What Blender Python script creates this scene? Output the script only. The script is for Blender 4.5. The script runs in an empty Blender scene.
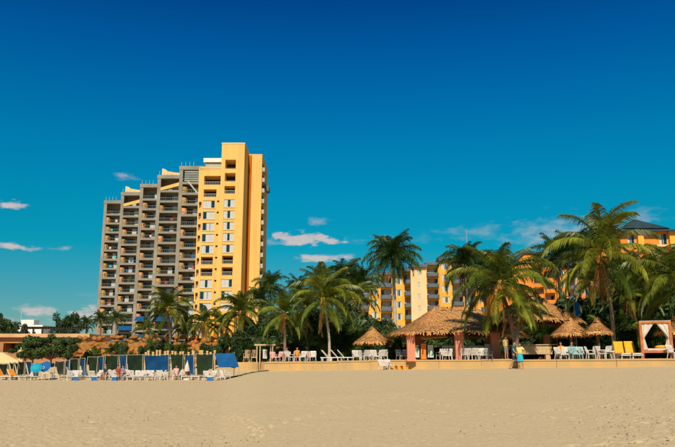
import bpy, math, random
import numpy as np
from mathutils import Vector, Matrix, Quaternion
random.seed(7); np.random.seed(7)
R = math.radians
S = bpy.context.scene
COL = S.collection
# ------------------------------------------------------------------ camera
F = 690.0; EYE = 1.6
TH = math.atan((366-223.5)/F); CT, ST = math.cos(TH), math.sin(TH)
cam = bpy.data.objects.new('camera', bpy.data.cameras.new('camera')); COL.objects.link(cam)
cam.location = (0, 0, EYE); cam.rotation_euler = (math.pi/2+TH, 0, 0)
cam.data.sensor_width = 36; cam.data.lens = 36*F/675; cam.data.clip_end = 9000; cam.data.clip_start = .1
S.camera = cam
# ------------------------------------------------------------------ light
SUN_AZ, SUN_EL = R(-4), R(38)          # sun high behind the camera, a touch to the left
tosun = Vector((math.sin(SUN_AZ)*math.cos(SUN_EL), -math.cos(SUN_AZ)*math.cos(SUN_EL), math.sin(SUN_EL)))
sun = bpy.data.objects.new('sun', bpy.data.lights.new('sun', 'SUN')); COL.objects.link(sun)
sun.data.energy = 5.0; sun.data.angle = R(.5); sun.data.color = (1, .89, .70)
sun.rotation_euler = tosun.to_track_quat('Z', 'Y').to_euler(); sun.location = (40, -60, 60)
S.view_settings.view_transform = 'Standard'; S.view_settings.look = 'None'
S.view_settings.exposure = 0; S.view_settings.gamma = 1; S.view_settings.use_curve_mapping = False

def at(px, py, Y):
    u = (px-337.5)/F; v = (223.5-py)/F
    d = Vector((u, CT-v*ST, ST+v*CT)); t = Y/d.y
    return Vector((d.x*t, Y, EYE+d.z*t))

# ------------------------------------------------------------------ world
W = bpy.data.worlds.new('World'); S.world = W; W.use_nodes = True
NT = W.node_tree; NT.nodes.clear()
def N(t, **k):
    n = NT.nodes.new(t)
    for a, b in k.items(): setattr(n, a, b)
    return n
def L(a, b): NT.links.new(a, b)
def MA(op, a, b=None, c=None, clamp=False):
    n = N('ShaderNodeMath', operation=op, use_clamp=clamp)
    for i, s in enumerate((a, b, c)):
        if s is None: continue
        if isinstance(s, (int, float)): n.inputs[i].default_value = s
        else: L(s, n.inputs[i])
    return n.outputs[0]
wo = N('ShaderNodeOutputWorld'); bg = N('ShaderNodeBackground'); bg.inputs[1].default_value = .092
sky = N('ShaderNodeTexSky', sky_type='NISHITA', sun_disc=False)
sky.sun_elevation = SUN_EL; sky.sun_rotation = math.pi-SUN_AZ; sky.air_density = 1.0; sky.dust_density = .4; sky.ozone_density = 3.0
tc = N('ShaderNodeTexCoord'); sx = N('ShaderNodeSeparateXYZ'); L(tc.outputs['Generated'], sx.inputs[0])
el = MA('ARCSINE', sx.outputs[2]); az = MA('ARCTAN2', sx.outputs[0], sx.outputs[1])
# grade of the whole sky dome by elevation (same all the way round)
ramp = N('ShaderNodeValToRGB'); L(MA('DIVIDE', el, R(40)), ramp.inputs[0])
cr = ramp.color_ramp
RAMP = [(0, (0.47, 0.6, 0.53)), (0.06, (0.3511, 0.5749, 0.5184)), (0.14, (0.1756, 0.596, 0.609)), (0.237, (0.0111, 0.693, 0.7053)), (0.345, (0.0018, 0.7409, 0.8196)), (0.448, (0.0009, 0.7152, 0.9112)), (0.547, (0.0009, 0.6168, 0.9509)), (0.647, (0.0009, 0.4924, 0.9388)), (0.739, (0.0009, 0.3518, 0.7879)), (1, (0.0009, 0.2439, 0.6505))]
cr.elements[0].position = 0; cr.elements[0].color = (*RAMP[0][1], 1); cr.elements[1].position = 1; cr.elements[1].color = (*RAMP[-1][1], 1)
for p, c in RAMP[1:-1]:
    e = cr.elements.new(p); e.color = (*c, 1)
mul = N('ShaderNodeMix', data_type='RGBA', blend_type='MULTIPLY'); mul.inputs[0].default_value = 1
L(sky.outputs[0], mul.inputs[6]); L(ramp.outputs[0], mul.inputs[7])
# clouds: soft elongated patches at fixed directions, broken up with noise
cv = N('ShaderNodeCombineXYZ'); L(az, cv.inputs[0]); L(el, cv.inputs[1])
n1 = N('ShaderNodeTexNoise'); n1.inputs['Scale'].default_value = 34; n1.inputs['Detail'].default_value = 6; n1.inputs['Roughness'].default_value = .62
mp = N('ShaderNodeMapping'); mp.inputs['Scale'].default_value = (1, 2.6, 1); L(cv.outputs[0], mp.inputs[0]); L(mp.outputs[0], n1.inputs['Vector'])
nd = MA('SUBTRACT', n1.outputs[0], .5)
def dirpix(px, py):
    d = (at(px, py, 100)-Vector((0, 0, EYE))).normalized()
    return math.atan2(d.x, d.y), math.asin(d.z)
tot = None
CLOUDS = [(8, 204.5, 17, 5.5, 1.2), (15, 247, 24, 4, 1.1), (65, 248, 7, 2.4, .5), (125, 176, 13, 4.5, .5), (303, 239, 40, 7.5, 1.5), (268, 241, 20, 5, .45),
          (322, 258, 34, 5.0, 1.0), (320, 223, 16, 6, .4), (35, 313, 18, 8, 1.0), (88, 315, 20, 9, 1.4), (66, 320, 30, 4, .5), (15, 322, 40, 7, .45),
          (560, 234, 85, 20, .40), (640, 216, 30, 9, .32), (470, 232, 50, 9, .30), (390, 240, 50, 7, .25), (200, 300, 120, 10, .3), (740, 240, 60, 10, .6), (-70, 230, 50, 7, .7), (-120, 300, 60, 9, .6), (820, 190, 40, 6, .5)]
for cx, cy, w, h, a in CLOUDS:
    a0, e0 = dirpix(cx, cy); wx = w/F; hy = h/F
    dx = MA('DIVIDE', MA('SUBTRACT', az, a0), wx); dy = MA('DIVIDE', MA('SUBTRACT', el, e0), hy)
    r2 = MA('ADD', MA('MULTIPLY', dx, dx), MA('MULTIPLY', dy, dy))
    m = MA('SUBTRACT', 1.0, MA('SQRT', r2))
    m = MA('MULTIPLY', MA('ADD', m, MA('MULTIPLY', nd, 3.4)), a, clamp=True)
    m = MA('MULTIPLY', m, MA('SUBTRACT', 2.0, MA('SQRT', r2), clamp=True))
    tot = m if tot is None else MA('MAXIMUM', tot, m)
mr = N('ShaderNodeMapRange', interpolation_type='SMOOTHSTEP'); L(tot, mr.inputs[0]); mr.inputs[2].default_value = .95; mr.inputs[4].default_value = .95
cm = N('ShaderNodeMix', data_type='RGBA'); L(mr.outputs[0], cm.inputs[0]); L(mul.outputs[2], cm.inputs[6]); cm.inputs[7].default_value = (6.2, 5.8, 5.8, 1)
L(cm.outputs[2], bg.inputs[0]); L(bg.outputs[0], wo.inputs[0])

# ------------------------------------------------------------------ materials
def mat(name, col, rough=.7, var=.12, scale=3.0, bump=0.0, bscale=40, spec=.3, trans=0, objvar=0, metal=0, col2=None, stretch=None, alpha=None):
    m = bpy.data.materials.new(name); m.use_nodes = True; t = m.node_tree; p = t.nodes['Principled BSDF']
    def n(ty): return t.nodes.new(ty)
    p.inputs['Roughness'].default_value = rough; p.inputs['Specular IOR Level'].default_value = spec; p.inputs['Metallic'].default_value = metal
    tcn = n('ShaderNodeTexCoord'); v = tcn.outputs['Object']
    if stretch:
        mpn = n('ShaderNodeMapping'); mpn.inputs['Scale'].default_value = stretch; t.links.new(v, mpn.inputs[0]); v = mpn.outputs[0]
    no = n('ShaderNodeTexNoise'); no.inputs['Scale'].default_value = scale; no.inputs['Detail'].default_value = 5; t.links.new(v, no.inputs['Vector'])
    r = n('ShaderNodeValToRGB'); t.links.new(no.outputs[0], r.inputs[0])
    c2 = col2 or [c*(1-2*var) for c in col]
    c1 = col if col2 else [min(1, c*(1+var)) for c in col]
    r.color_ramp.elements[0].position = .3; r.color_ramp.elements[1].position = .7
    r.color_ramp.elements[0].color = (*c2, 1); r.color_ramp.elements[1].color = (*c1, 1)
    out = r.outputs[0]
    if objvar:
        oi = n('ShaderNodeObjectInfo'); hs = n('ShaderNodeHueSaturation')
        mm = n('ShaderNodeMapRange'); t.links.new(oi.outputs['Random'], mm.inputs[0]); mm.inputs[3].default_value = 1-objvar; mm.inputs[4].default_value = 1+objvar
        t.links.new(mm.outputs[0], hs.inputs['Value'])
        m2 = n('ShaderNodeMapRange'); t.links.new(oi.outputs['Random'], m2.inputs[0]); m2.inputs[3].default_value = .5+objvar*.07; m2.inputs[4].default_value = .5-objvar*.07
        t.links.new(m2.outputs[0], hs.inputs['Hue']); t.links.new(out, hs.inputs['Color']); out = hs.outputs[0]
    t.links.new(out, p.inputs['Base Color'])
    if bump:
        nb = n('ShaderNodeTexNoise'); nb.inputs['Scale'].default_value = bscale; nb.inputs['Detail'].default_value = 4; t.links.new(v, nb.inputs['Vector'])
        b = n('ShaderNodeBump'); b.inputs['Strength'].default_value = bump; b.inputs['Distance'].default_value = .05
        t.links.new(nb.outputs[0], b.inputs['Height']); t.links.new(b.outputs[0], p.inputs['Normal'])
    if trans:
        tr = n('ShaderNodeBsdfTranslucent'); t.links.new(out, tr.inputs[0]); mx = n('ShaderNodeMixShader'); mx.inputs[0].default_value = trans
        t.links.new(p.outputs[0], mx.inputs[1]); t.links.new(tr.outputs[0], mx.inputs[2]); t.links.new(mx.outputs[0], t.nodes['Material Output'].inputs[0])
    if alpha: p.inputs['Alpha'].default_value = alpha
    return m
M = {}
M['sand'] = mat('sand', (.66, .505, .285), .95, .08, 14, .45, 55, spec=.1)
M['debris'] = mat('beach_debris', (.26, .20, .11), .9, .4, 2.0, col2=(.12, .10, .05))
M['paving'] = mat('terrace_sand', (.50, .36, .20), .95, .15, .8, .3, 30, spec=.1)
M['wallstone'] = mat('beach_wall_render', (.66, .40, .15), .9, .14, .8, .5, 9, spec=.1, col2=(.50, .345, .165), stretch=(1, 1, .5))
M['yellow'] = mat('yellow_render', (.72, .43, .125), .85, .07, .9, .05, 6, spec=.15, stretch=(1, 1, .05))
M['amber'] = mat('amber_render', (.76, .385, .055), .85, .07, .2, .05, 6, spec=.15)
M['orange'] = mat('orange_render', (.72, .24, .035), .85, .08, .25, .05, 6, spec=.15)
M['shadeorange'] = mat('shaded_orange_render', (.44, .125, .008), .85, .08, .25, spec=.1)  # orange darkened to carry the shade beside the projecting block
M['tan'] = mat('tan_render', (.34, .26, .16), .85, .1, .3, spec=.1)
M['cream'] = mat('cream_render', (.72, .52, .27), .85, .06, .3, spec=.15)
M['concrete'] = mat('grey_render', (.27, .245, .20), .9, .12, .35, .05, 6, spec=.15)
M['palegrey'] = mat('pale_grey_render', (.42, .40, .34), .85, .1, .3, spec=.15)
M['rail'] = mat('pale_rail_paint', (.50, .47, .40), .6, .08, 1)
M['balrail'] = mat('grey_rail_paint', (.20, .20, .185), .5, .08, 1)
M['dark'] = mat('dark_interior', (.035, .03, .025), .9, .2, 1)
M['glass'] = mat('window_glass', (.012, .03, .035), .12, .2, .5, spec=.5)
M['curtain'] = mat('white_curtain', (.50, .50, .48), .9, .10, 1.5, stretch=(6, 1, .3))
M['white'] = mat('white_plastic', (.66, .60, .53), .45, .05, 2)
M['whitepaint'] = mat('white_render', (.78, .74, .66), .8, .06, .2)
M['slate'] = mat('grey_roof', (.10, .12, .14), .7, .15, .6)
M['darkroof'] = mat('dark_teal_roof', (.025, .055, .065), .7, .2, .6)
M['thatch'] = mat('thatch_straw', (.72, .385, .14), .95, .25, 5, col2=(.54, .265, .09), spec=.1)
M['thatchbase'] = mat('thatch_bed', (.46, .24, .09), .95, .2, 6, spec=.1)
M['wood'] = mat('brown_wood', (.25, .11, .045), .75, .2, 4, stretch=(1, 1, .3))
M['redwood'] = mat('orange_stained_wood', (.50, .15, .04), .65, .15, 3)
M['pink'] = mat('pink_render', (.66, .24, .14), .85, .08, .8)
M['trunk'] = mat('palm_trunk', (.24, .17, .105), .9, .25, 5, .5, 18, stretch=(1, 1, 3), objvar=.2)
M['paletrunk'] = mat('pale_palm_trunk', (.46, .38, .28), .9, .15, 3, .2, 12, stretch=(1, 1, 3), objvar=.1)
M['frond'] = mat('coconut_frond', (.145, .185, .016), .40, .35, 1.2, trans=.28, objvar=.45, spec=.35)
M['frond2'] = mat('dark_palm_frond', (.050, .095, .013), .42, .25, 1.2, trans=.22, objvar=.4, spec=.35)
M['deadfrond'] = mat('dry_palm_frond', (.30, .155, .03), .8, .2, 2, trans=.15, objvar=.35)
M['heart'] = mat('palm_flower_stalk', (.50, .23, .03), .7, .2, 4)
M['leaf'] = mat('shrub_leaf', (.065, .105, .016), .55, .3, .8, trans=.15, objvar=.35)
M['leaf2'] = mat('dark_tree_leaf', (.046, .086, .017), .55, .3, .8, trans=.12, objvar=.3)
M['leaf3'] = mat('yellow_green_leaf', (.12, .13, .02), .55, .3, .8, trans=.15, objvar=.3)
M['rock'] = mat('orange_rock', (.46, .19, .035), .9, .15, 2.2, .5, 6, col2=(.26, .10, .03), objvar=.2)
M['earth'] = mat('dark_earth', (.10, .055, .025), .95, .3, 2)
M['blue'] = mat('blue_canvas', (.004, .085, .24), .85, .14, 1.5, .1, 60)
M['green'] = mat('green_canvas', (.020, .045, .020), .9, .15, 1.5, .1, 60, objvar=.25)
M['greygreen'] = mat('grey_green_canvas', (.055, .065, .050), .9, .12, 1.5)
M['cyan'] = mat('cyan_fabric', (.01, .32, .45), .8, .08, 2)
M['palecyan'] = mat('pale_cyan_plastic', (.30, .46, .45), .5, .06, 2)
M['peach'] = mat('peach_render', (.58, .32, .115), .85, .1, .6, objvar=.3, spec=.15)
M['bluefab'] = mat('bright_blue_fabric', (.005, .11, .36), .8, .08, 2)
M['pole'] = mat('pale_pole', (.38, .33, .25), .6, .1, 3)
M['orangefab'] = mat('orange_cushion', (.80, .27, .02), .8, .08, 3)
M['yellowfab'] = mat('amber_cushion', (.82, .37, .015), .8, .06, 3)
M['whitefab'] = mat('white_fabric', (.76, .68, .56), .85, .07, 3, trans=.2)
M['greenrail'] = mat('louvre_metal', (.26, .30, .26), .7, .1, .5)
M['teal'] = mat('teal_cloth', (.015, .10, .11), .85, .1, 4)
M['turq'] = mat('turquoise_cloth', (.02, .42, .50), .8, .1, 4)
M['yelcloth'] = mat('pale_yellow_cloth', (.72, .55, .16), .85, .1, 4)
M['lilac'] = mat('grey_lilac_cloth', (.26, .23, .30), .85, .1, 4)
M['pinkcloth'] = mat('pale_pink_cloth', (.70, .42, .38), .85, .1, 4)
M['redcloth'] = mat('red_cloth', (.42, .05, .03), .85, .1, 4)
M['darkcloth'] = mat('dark_cloth', (.03, .035, .05), .85, .1, 4)
M['skin'] = mat('skin', (.44, .22, .12), .55, .05, 6, spec=.35)
M['hair'] = mat('dark_hair', (.02, .013, .01), .5, .2, 20)
M['poster'] = mat('poster_paper', (.62, .66, .52), .6, .1, 9, col2=(.30, .50, .42))
M['postermark'] = mat('poster_print', (.16, .30, .22), .6, .5, 7)
M['orangepanel'] = mat('orange_panel', (.80, .20, .02), .6, .05, 2)
M['bluecool'] = mat('blue_plastic', (.01, .14, .42), .4, .05, 2)
M['wood2'] = mat('pale_wood', (.52, .36, .19), .8, .12, 4)

# ------------------------------------------------------------------ mesh helpers
class MB:
    def __init__(s): s.v = []; s.f = []
    def quad(s, a, b, c, d):
        i = len(s.v); s.v += [tuple(a), tuple(b), tuple(c), tuple(d)]; s.f.append((i, i+1, i+2, i+3)); return s
    def tri(s, a, b, c):
        i = len(s.v); s.v += [tuple(a), tuple(b), tuple(c)]; s.f.append((i, i+1, i+2)); return s
    def box(s, x0, x1, y0, y1, z0, z1, m=None):
        i = len(s.v); P = [Vector((x, y, z)) for z in (z0, z1) for y in (y0, y1) for x in (x0, x1)]
        if m is not None: P = [m@p for p in P]
        s.v += [tuple(p) for p in P]
        s.f += [tuple(i+k for k in q) for q in ((0, 2, 3, 1), (4, 5, 7, 6), (0, 1, 5, 4), (2, 6, 7, 3), (0, 4, 6, 2), (1, 3, 7, 5))]; return s
    def prism(s, pts, h):                       # polygon outline (list of 3D) extruded by vector h
        i = len(s.v); n = len(pts); h = Vector(h)
        s.v += [tuple(p) for p in pts]+[tuple(Vector(p)+h) for p in pts]
        s.f.append(tuple(range(i+n-1, i-1, -1))); s.f.append(tuple(range(i+n, i+2*n)))
        for k in range(n): s.f.append((i+k, i+(k+1) % n, i+n+(k+1) % n, i+n+k))
        return s
    def tube(s, pts, rad, n=8, cap=True):
        pts = [Vector(p) for p in pts]; i0 = len(s.v)
        if isinstance(rad, (int, float)): rad = [rad]*len(pts)
        for k, p in enumerate(pts):
            t = (pts[min(k+1, len(pts)-1)]-pts[max(k-1, 0)]).normalized()
            a = t.cross(Vector((0, 1, 0.001))) if abs(t.y) < .9 else t.cross(Vector((1, 0, 0)))
            a.normalize(); b = t.cross(a)
            for j in range(n):
                w = 2*math.pi*j/n; s.v.append(tuple(p+(a*math.cos(w)+b*math.sin(w))*rad[k]))
        for k in range(len(pts)-1):
            for j in range(n):
                a = i0+k*n+j; b = i0+k*n+(j+1) % n; s.f.append((a, b, b+n, a+n))
        if cap:
            s.f.append(tuple(i0+j for j in range(n-1, -1, -1))); s.f.append(tuple(i0+(len(pts)-1)*n+j for j in range(n)))
        return s
    def ball(s, c, r, nu=10, nv=6, jit=0):
        c = Vector(c); r = Vector(r) if not isinstance(r, (int, float)) else Vector((r, r, r)); i0 = len(s.v)
        for j in range(nv+1):
            ph = math.pi*j/nv
            for k in range(nu):
                t = 2*math.pi*k/nu; q = 1+random.uniform(-jit, jit)
                s.v.append((c.x+r.x*math.sin(ph)*math.cos(t)*q, c.y+r.y*math.sin(ph)*math.sin(t)*q, c.z+r.z*math.cos(ph)*q))
        for j in range(nv):
            for k in range(nu):
                a = i0+j*nu+k; b = i0+j*nu+(k+1) % nu; s.f.append((a, a+nu, b+nu, b))
        return s
    def holes(s, x0, x1, z0, z1, H, y, depth, back=False):    # wall face at y with recessed rectangular openings H=(a,b,c,d)
        xs = sorted({x0, x1, *[h[0] for h in H], *[h[1] for h in H]}); zs = sorted({z0, z1, *[h[2] for h in H], *[h[3] for h in H]})
        for a, b in zip(xs, xs[1:]):
            run = None
            for c, d in zip(zs, zs[1:]):
                mx, mz = (a+b)/2, (c+d)/2
                inh = any(h[0] < mx < h[1] and h[2] < mz < h[3] for h in H)
                if not inh: run = (run[0], d) if run else (c, d)
                if (inh or d == zs[-1]) and run:
                    s.quad((a, y, run[0]), (b, y, run[0]), (b, y, run[1]), (a, y, run[1])); run = None
        for h in H:
            a, b, c, d = h[:4]; e = y+(h[4] if len(h) > 4 else depth)
            s.quad((a, y, c), (b, y, c), (b, e, c), (a, e, c)); s.quad((a, e, d), (b, e, d), (b, y, d), (a, y, d))
            s.quad((a, y, c), (a, e, c), (a, e, d), (a, y, d)); s.quad((b, e, c), (b, y, c), (b, y, d), (b, e, d))
            s.quad((a, e, c), (b, e, c), (b, e, d), (a, e, d))
        return s
    def mesh(s, name, m, smooth=False):
        me = bpy.data.meshes.new(name); me.from_pydata(s.v, [], s.f); me.materials.append(m)
        if smooth: me.polygons.foreach_set('use_smooth', [True]*len(me.polygons))
        me.update(); return me
def inst(name, me, parent=None, loc=(0, 0, 0), rot=(0, 0, 0), scale=(1, 1, 1)):
    o = bpy.data.objects.new(name, me); COL.objects.link(o); o.location = loc; o.rotation_euler = rot
    o.scale = (scale,)*3 if isinstance(scale, (int, float)) else scale
    if parent: o.parent = parent
    return o
def part(name, mb, m, parent=None, loc=(0, 0, 0), rot=(0, 0, 0), smooth=False): return inst(name, mb.mesh(name, m, smooth), parent, loc, rot)
def tag(o, label=None, cat=None, group=None, kind=None):
    for k, v in (('label', label), ('category', cat), ('group', group), ('kind', kind)):
        if v: o[k] = v
    return o
def thing(name, label, cat, loc, rz=0, group=None):
    o = bpy.data.objects.new(name, None); COL.objects.link(o); o.location = loc; o.rotation_euler = (0, 0, rz); o.empty_display_size = .3
    return tag(o, label, cat, group)
def copy_tree(o, parent=None):
    c = o.copy(); COL.objects.link(c); c.parent = parent
    for ch in [x for x in bpy.data.objects if x.parent == o]: copy_tree(ch, c)
    return c

# ------------------------------------------------------------------ ground
def smooth(a, b, x):
    t = np.clip((x-a)/(b-a), 0, 1); return t*t*(3-2*t)
def dwall(px): return 704/(11+(px-265)*.01317)
def sandz(X, Y):
    X = np.asarray(X, float); Y = np.asarray(Y, float)
    d = np.hypot(X, Y)+1e-6; Yc = np.maximum(Y, .2*d)
    px = np.clip(337.5+F*X/(Yc*CT), -150, 850)
    k = .0065+(.0183-.0065)*smooth(215, 268, px)+4.56e-5*np.maximum(px-268, 0)
    z = k*np.minimum(np.maximum(Y, -30), 90)
    z = z+smooth(268, 215, px)*np.clip(Y-63.5, 0, 40)*.10
    return np.minimum(z, 1.9)
TERR = 2.0
def gz(x, y): return float(sandz(x, y))
_lat = np.random.rand(512, 512)
def vnoise(x, y):
    xi = np.floor(x).astype(int); yi = np.floor(y).astype(int); fx = x-xi; fy = y-yi
    fx = fx*fx*(3-2*fx); fy = fy*fy*(3-2*fy)
    g = lambda a, b: _lat[a % 512, b % 512]
    return (g(xi, yi)*(1-fx)+g(xi+1, yi)*fx)*(1-fy)+(g(xi, yi+1)*(1-fx)+g(xi+1, yi+1)*fx)*fy
def build_sand():
    ang = np.concatenate([np.linspace(-180, -34, 50)[:-1], np.linspace(-34, 34, 760), np.linspace(34, 180, 50)[1:]])*math.pi/180
    rad = np.concatenate([[.02, .6, 1.5, 3, 4.5, 6], np.geomspace(7, 85, 440), [95, 120, 160, 250, 500, 1200, 3000, 7000]])
    A, Rr = np.meshgrid(ang, rad); X = Rr*np.sin(A); Y = Rr*np.cos(A); Z = sandz(X, Y)
    px = 337.5+F*X/(np.maximum(Y, .2*Rr)*CT)
    rough = .34+.66*smooth(330, 120, px+30*(vnoise(X*.3, Y*.3)-.5)*4)+.5*smooth(560, 650, px)
    near = (Rr < 84) & (Rr > 6.5)
    h = .05*(vnoise(X*.35+9, Y*.35)-.5)+.012*(vnoise(X*1.1, Y*1.1)-.5)+rough*(.016*(vnoise(X*2.9+4, Y*2.9)-.5)+.016*(vnoise(X*6.3, Y*6.3)-.5)+.014*(vnoise(X*13, Y*13)-.5))
    for cell, amp, sg, prob in ((.34, .024, .06, .6), (.9, .018, .14, .4)):     # trodden dimples with a rim
        cx = np.floor(X/cell).astype(int); cy = np.floor(Y/cell).astype(int); acc = np.zeros_like(X)
        for i in (-1, 0, 1):
            for j in (-1, 0, 1):
                a, b = cx+i, cy+j; r1 = _lat[(a*7+3) % 512, (b*13+5) % 512]; r2 = _lat[(a*11+50) % 512, (b*5+91) % 512]; r3 = _lat[(a*3+200) % 512, (b*17+33) % 512]
                qx = X-(a+.15+.7*r1)*cell; qy = Y-(b+.15+.7*r2)*cell; w = r3*6.28
                u = qx*np.cos(w)+qy*np.sin(w); v = -qx*np.sin(w)+qy*np.cos(w)
                rr = np.sqrt((u/1.5)**2+v**2)/sg
                acc += np.where(_lat[(a*19+7) % 512, (b*23+11) % 512] < prob, -np.exp(-rr**2*1.3)+.45*np.exp(-((rr-1.45)/.4)**2), 0)*(.5+r3)
        h = h+rough*amp*np.clip(acc, -1.3, .8)
    rt = np.random.RandomState(4)
    for _ in range(9):                                              # a few trails of real footprints
        tx, ty, ta = rt.uniform(-9, 9), rt.uniform(10, 26), rt.uniform(-.7, .7)+(0 if rt.rand() < .5 else math.pi)*0+rt.choice([0, 1.2, -1.2])
        for k in range(46):
            ta += rt.normal(0, .04); tx += .36*math.cos(ta); ty += .36*math.sin(ta)
            if not (8.5 < ty < 40): continue
            fx, fy = tx+(-.09 if k % 2 else .09)*math.sin(ta), ty+(.09 if k % 2 else -.09)*math.cos(ta)
            r0 = math.hypot(fx, fy); ia, ib = np.searchsorted(rad, (r0-.5, r0+.5)); a0 = math.atan2(fx, fy); ja, jb = np.searchsorted(ang, (a0-.5/r0, a0+.5/r0))
            sl = (slice(ia, ib), slice(ja, jb)); qx = X[sl]-fx; qy = Y[sl]-fy; u = (qx*math.cos(ta)+qy*math.sin(ta))/.15; v = (-qx*math.sin(ta)+qy*math.cos(ta))/.065
            rr = np.sqrt(u*u+v*v); h[sl] += -.032*np.exp(-rr**4*.6)+.014*np.exp(-((rr-1.4)/.35)**2)
    Z = Z+np.where(near, h, 0)
    nr, na = X.shape
    co = np.stack([X, Y, Z], -1).reshape(-1, 3)
    idx = np.arange(nr*na).reshape(nr, na)
    q = np.stack([idx[:-1, :-1], idx[1:, :-1], idx[1:, 1:], idx[:-1, 1:]], -1).reshape(-1, 4)[:, ::-1]
    me = bpy.data.meshes.new('sand'); me.vertices.add(len(co)); me.vertices.foreach_set('co', co.ravel())
    me.loops.add(q.size); me.loops.foreach_set('vertex_index', q.ravel().astype(np.int32)); me.polygons.add(len(q))
    me.polygons.foreach_set('loop_start', np.arange(0, q.size, 4, dtype=np.int32)); me.polygons.foreach_set('loop_total', np.full(len(q), 4, np.int32))
    me.polygons.foreach_set('use_smooth', np.ones(len(q), bool)); me.materials.append(M['sand']); me.update(calc_edges=True); me.validate()
    tag(inst('sand', me), kind='structure')
build_sand()
def build_debris():                                                # twigs, leaf bits and clods strewn over the sand
    rnd = random.Random(77); mb = MB(); n = 0
    while n < 5600:
        px = rnd.uniform(-60, 735); d = 9.5*(46/9.5)**(rnd.random()**1.15)
        dens = .10+.9*float(smooth(330, 150, px))+.75*float(smooth(540, 640, px))
        if rnd.random() > dens*.9: continue
        X = (px-337.5)*CT*d/F; Y = d; z = gz(X, Y)+.004; r = min(.0125, .0062*math.exp(rnd.gauss(0, .5))); a = rnd.uniform(0, 6.3); e = rnd.uniform(1.2, 3.2); h = r*rnd.uniform(.4, 1.1); t = rnd.uniform(-.5, .5)
        c, s_ = math.cos(a), math.sin(a); i = len(mb.v)
        for u, v, w in ((-e, 0, t*.5), (0, -1, 0), (e, 0, -t*.3), (0, 1, 0), (.2, .1, 1.0), (0, 0, -.8)):
            mb.v.append((X+r*(u*c-v*s_), Y+r*(u*s_+v*c), z+h*w+.02*rough_at(px)))
        mb.f += [(i, i+1, i+4), (i+1, i+2, i+4), (i+2, i+3, i+4), (i+3, i, i+4), (i+1, i, i+5), (i+2, i+1, i+5), (i+3, i+2, i+5), (i, i+3, i+5)]; n += 1
    tag(part('beach_debris', mb, M['debris']), 'small dark twigs and leaf bits strewn over the trodden sand', 'debris', kind='stuff')
def rough_at(px): return 0
build_debris()
def gx(px, d): return (px-337.5)*CT*d/F*1.0                       # X at ground level
WA = Vector((gx(265, dwall(265)), dwall(265), 0)); WB = Vector((gx(690, dwall(690)), dwall(690), 0))
WD = (WB-WA).normalized(); WN = Vector((WD.y, -WD.x, 0))            # WN faces the beach
def onwall(px, off=0.0):                                          # point on terrace: column px, off metres behind the wall
    t = (px-337.5)*CT/F; d0 = WA-WN*off
    # ray (t,1)*y meets line d0 + WD*s
    s = (d0.x-t*d0.y)/(t*WD.y-WD.x); p = d0+WD*s
    return Vector((p.x, p.y, TERR))
far = WB+WD*50
tp = [WA-WN*.2, far-WN*.2, far+Vector((90, 120, 0)), Vector((WA.x+2, 170, 0)), WA+Vector((-2, 14, 0))]
mb = MB(); mb.prism([(p.x, p.y, TERR-.35) for p in tp], (0, 0, .35)); tag(part('terrace', mb, M['paving']), kind='structure')
# terrace retaining wall in cast segments
wall = thing('retaining_wall', 'low ochre rendered beach wall along the edge of the palm terrace', 'wall', (WA.x, WA.y, 0), math.atan2(WD.y, WD.x))
LW = (WB-WA).length; s = 0; k = 0
while s < LW+20:
    w = random.uniform(2.6, 4.2); mid = WA+WD*(s+w/2); zb = gz(mid.x, mid.y)-.25; top = TERR+.06+random.uniform(-.025, .03)
    if s < 8: top -= .10
    dy = random.uniform(-.03, .03)
    mb = MB().box(s, s+w-.035, dy-.12, .3, zb, top-.10).box(s-.005, s+w-.03, dy-.17, .32, top-.10, top)
    part('wall_segment', mb, M['wallstone'], wall); s += w; k += 1
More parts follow.
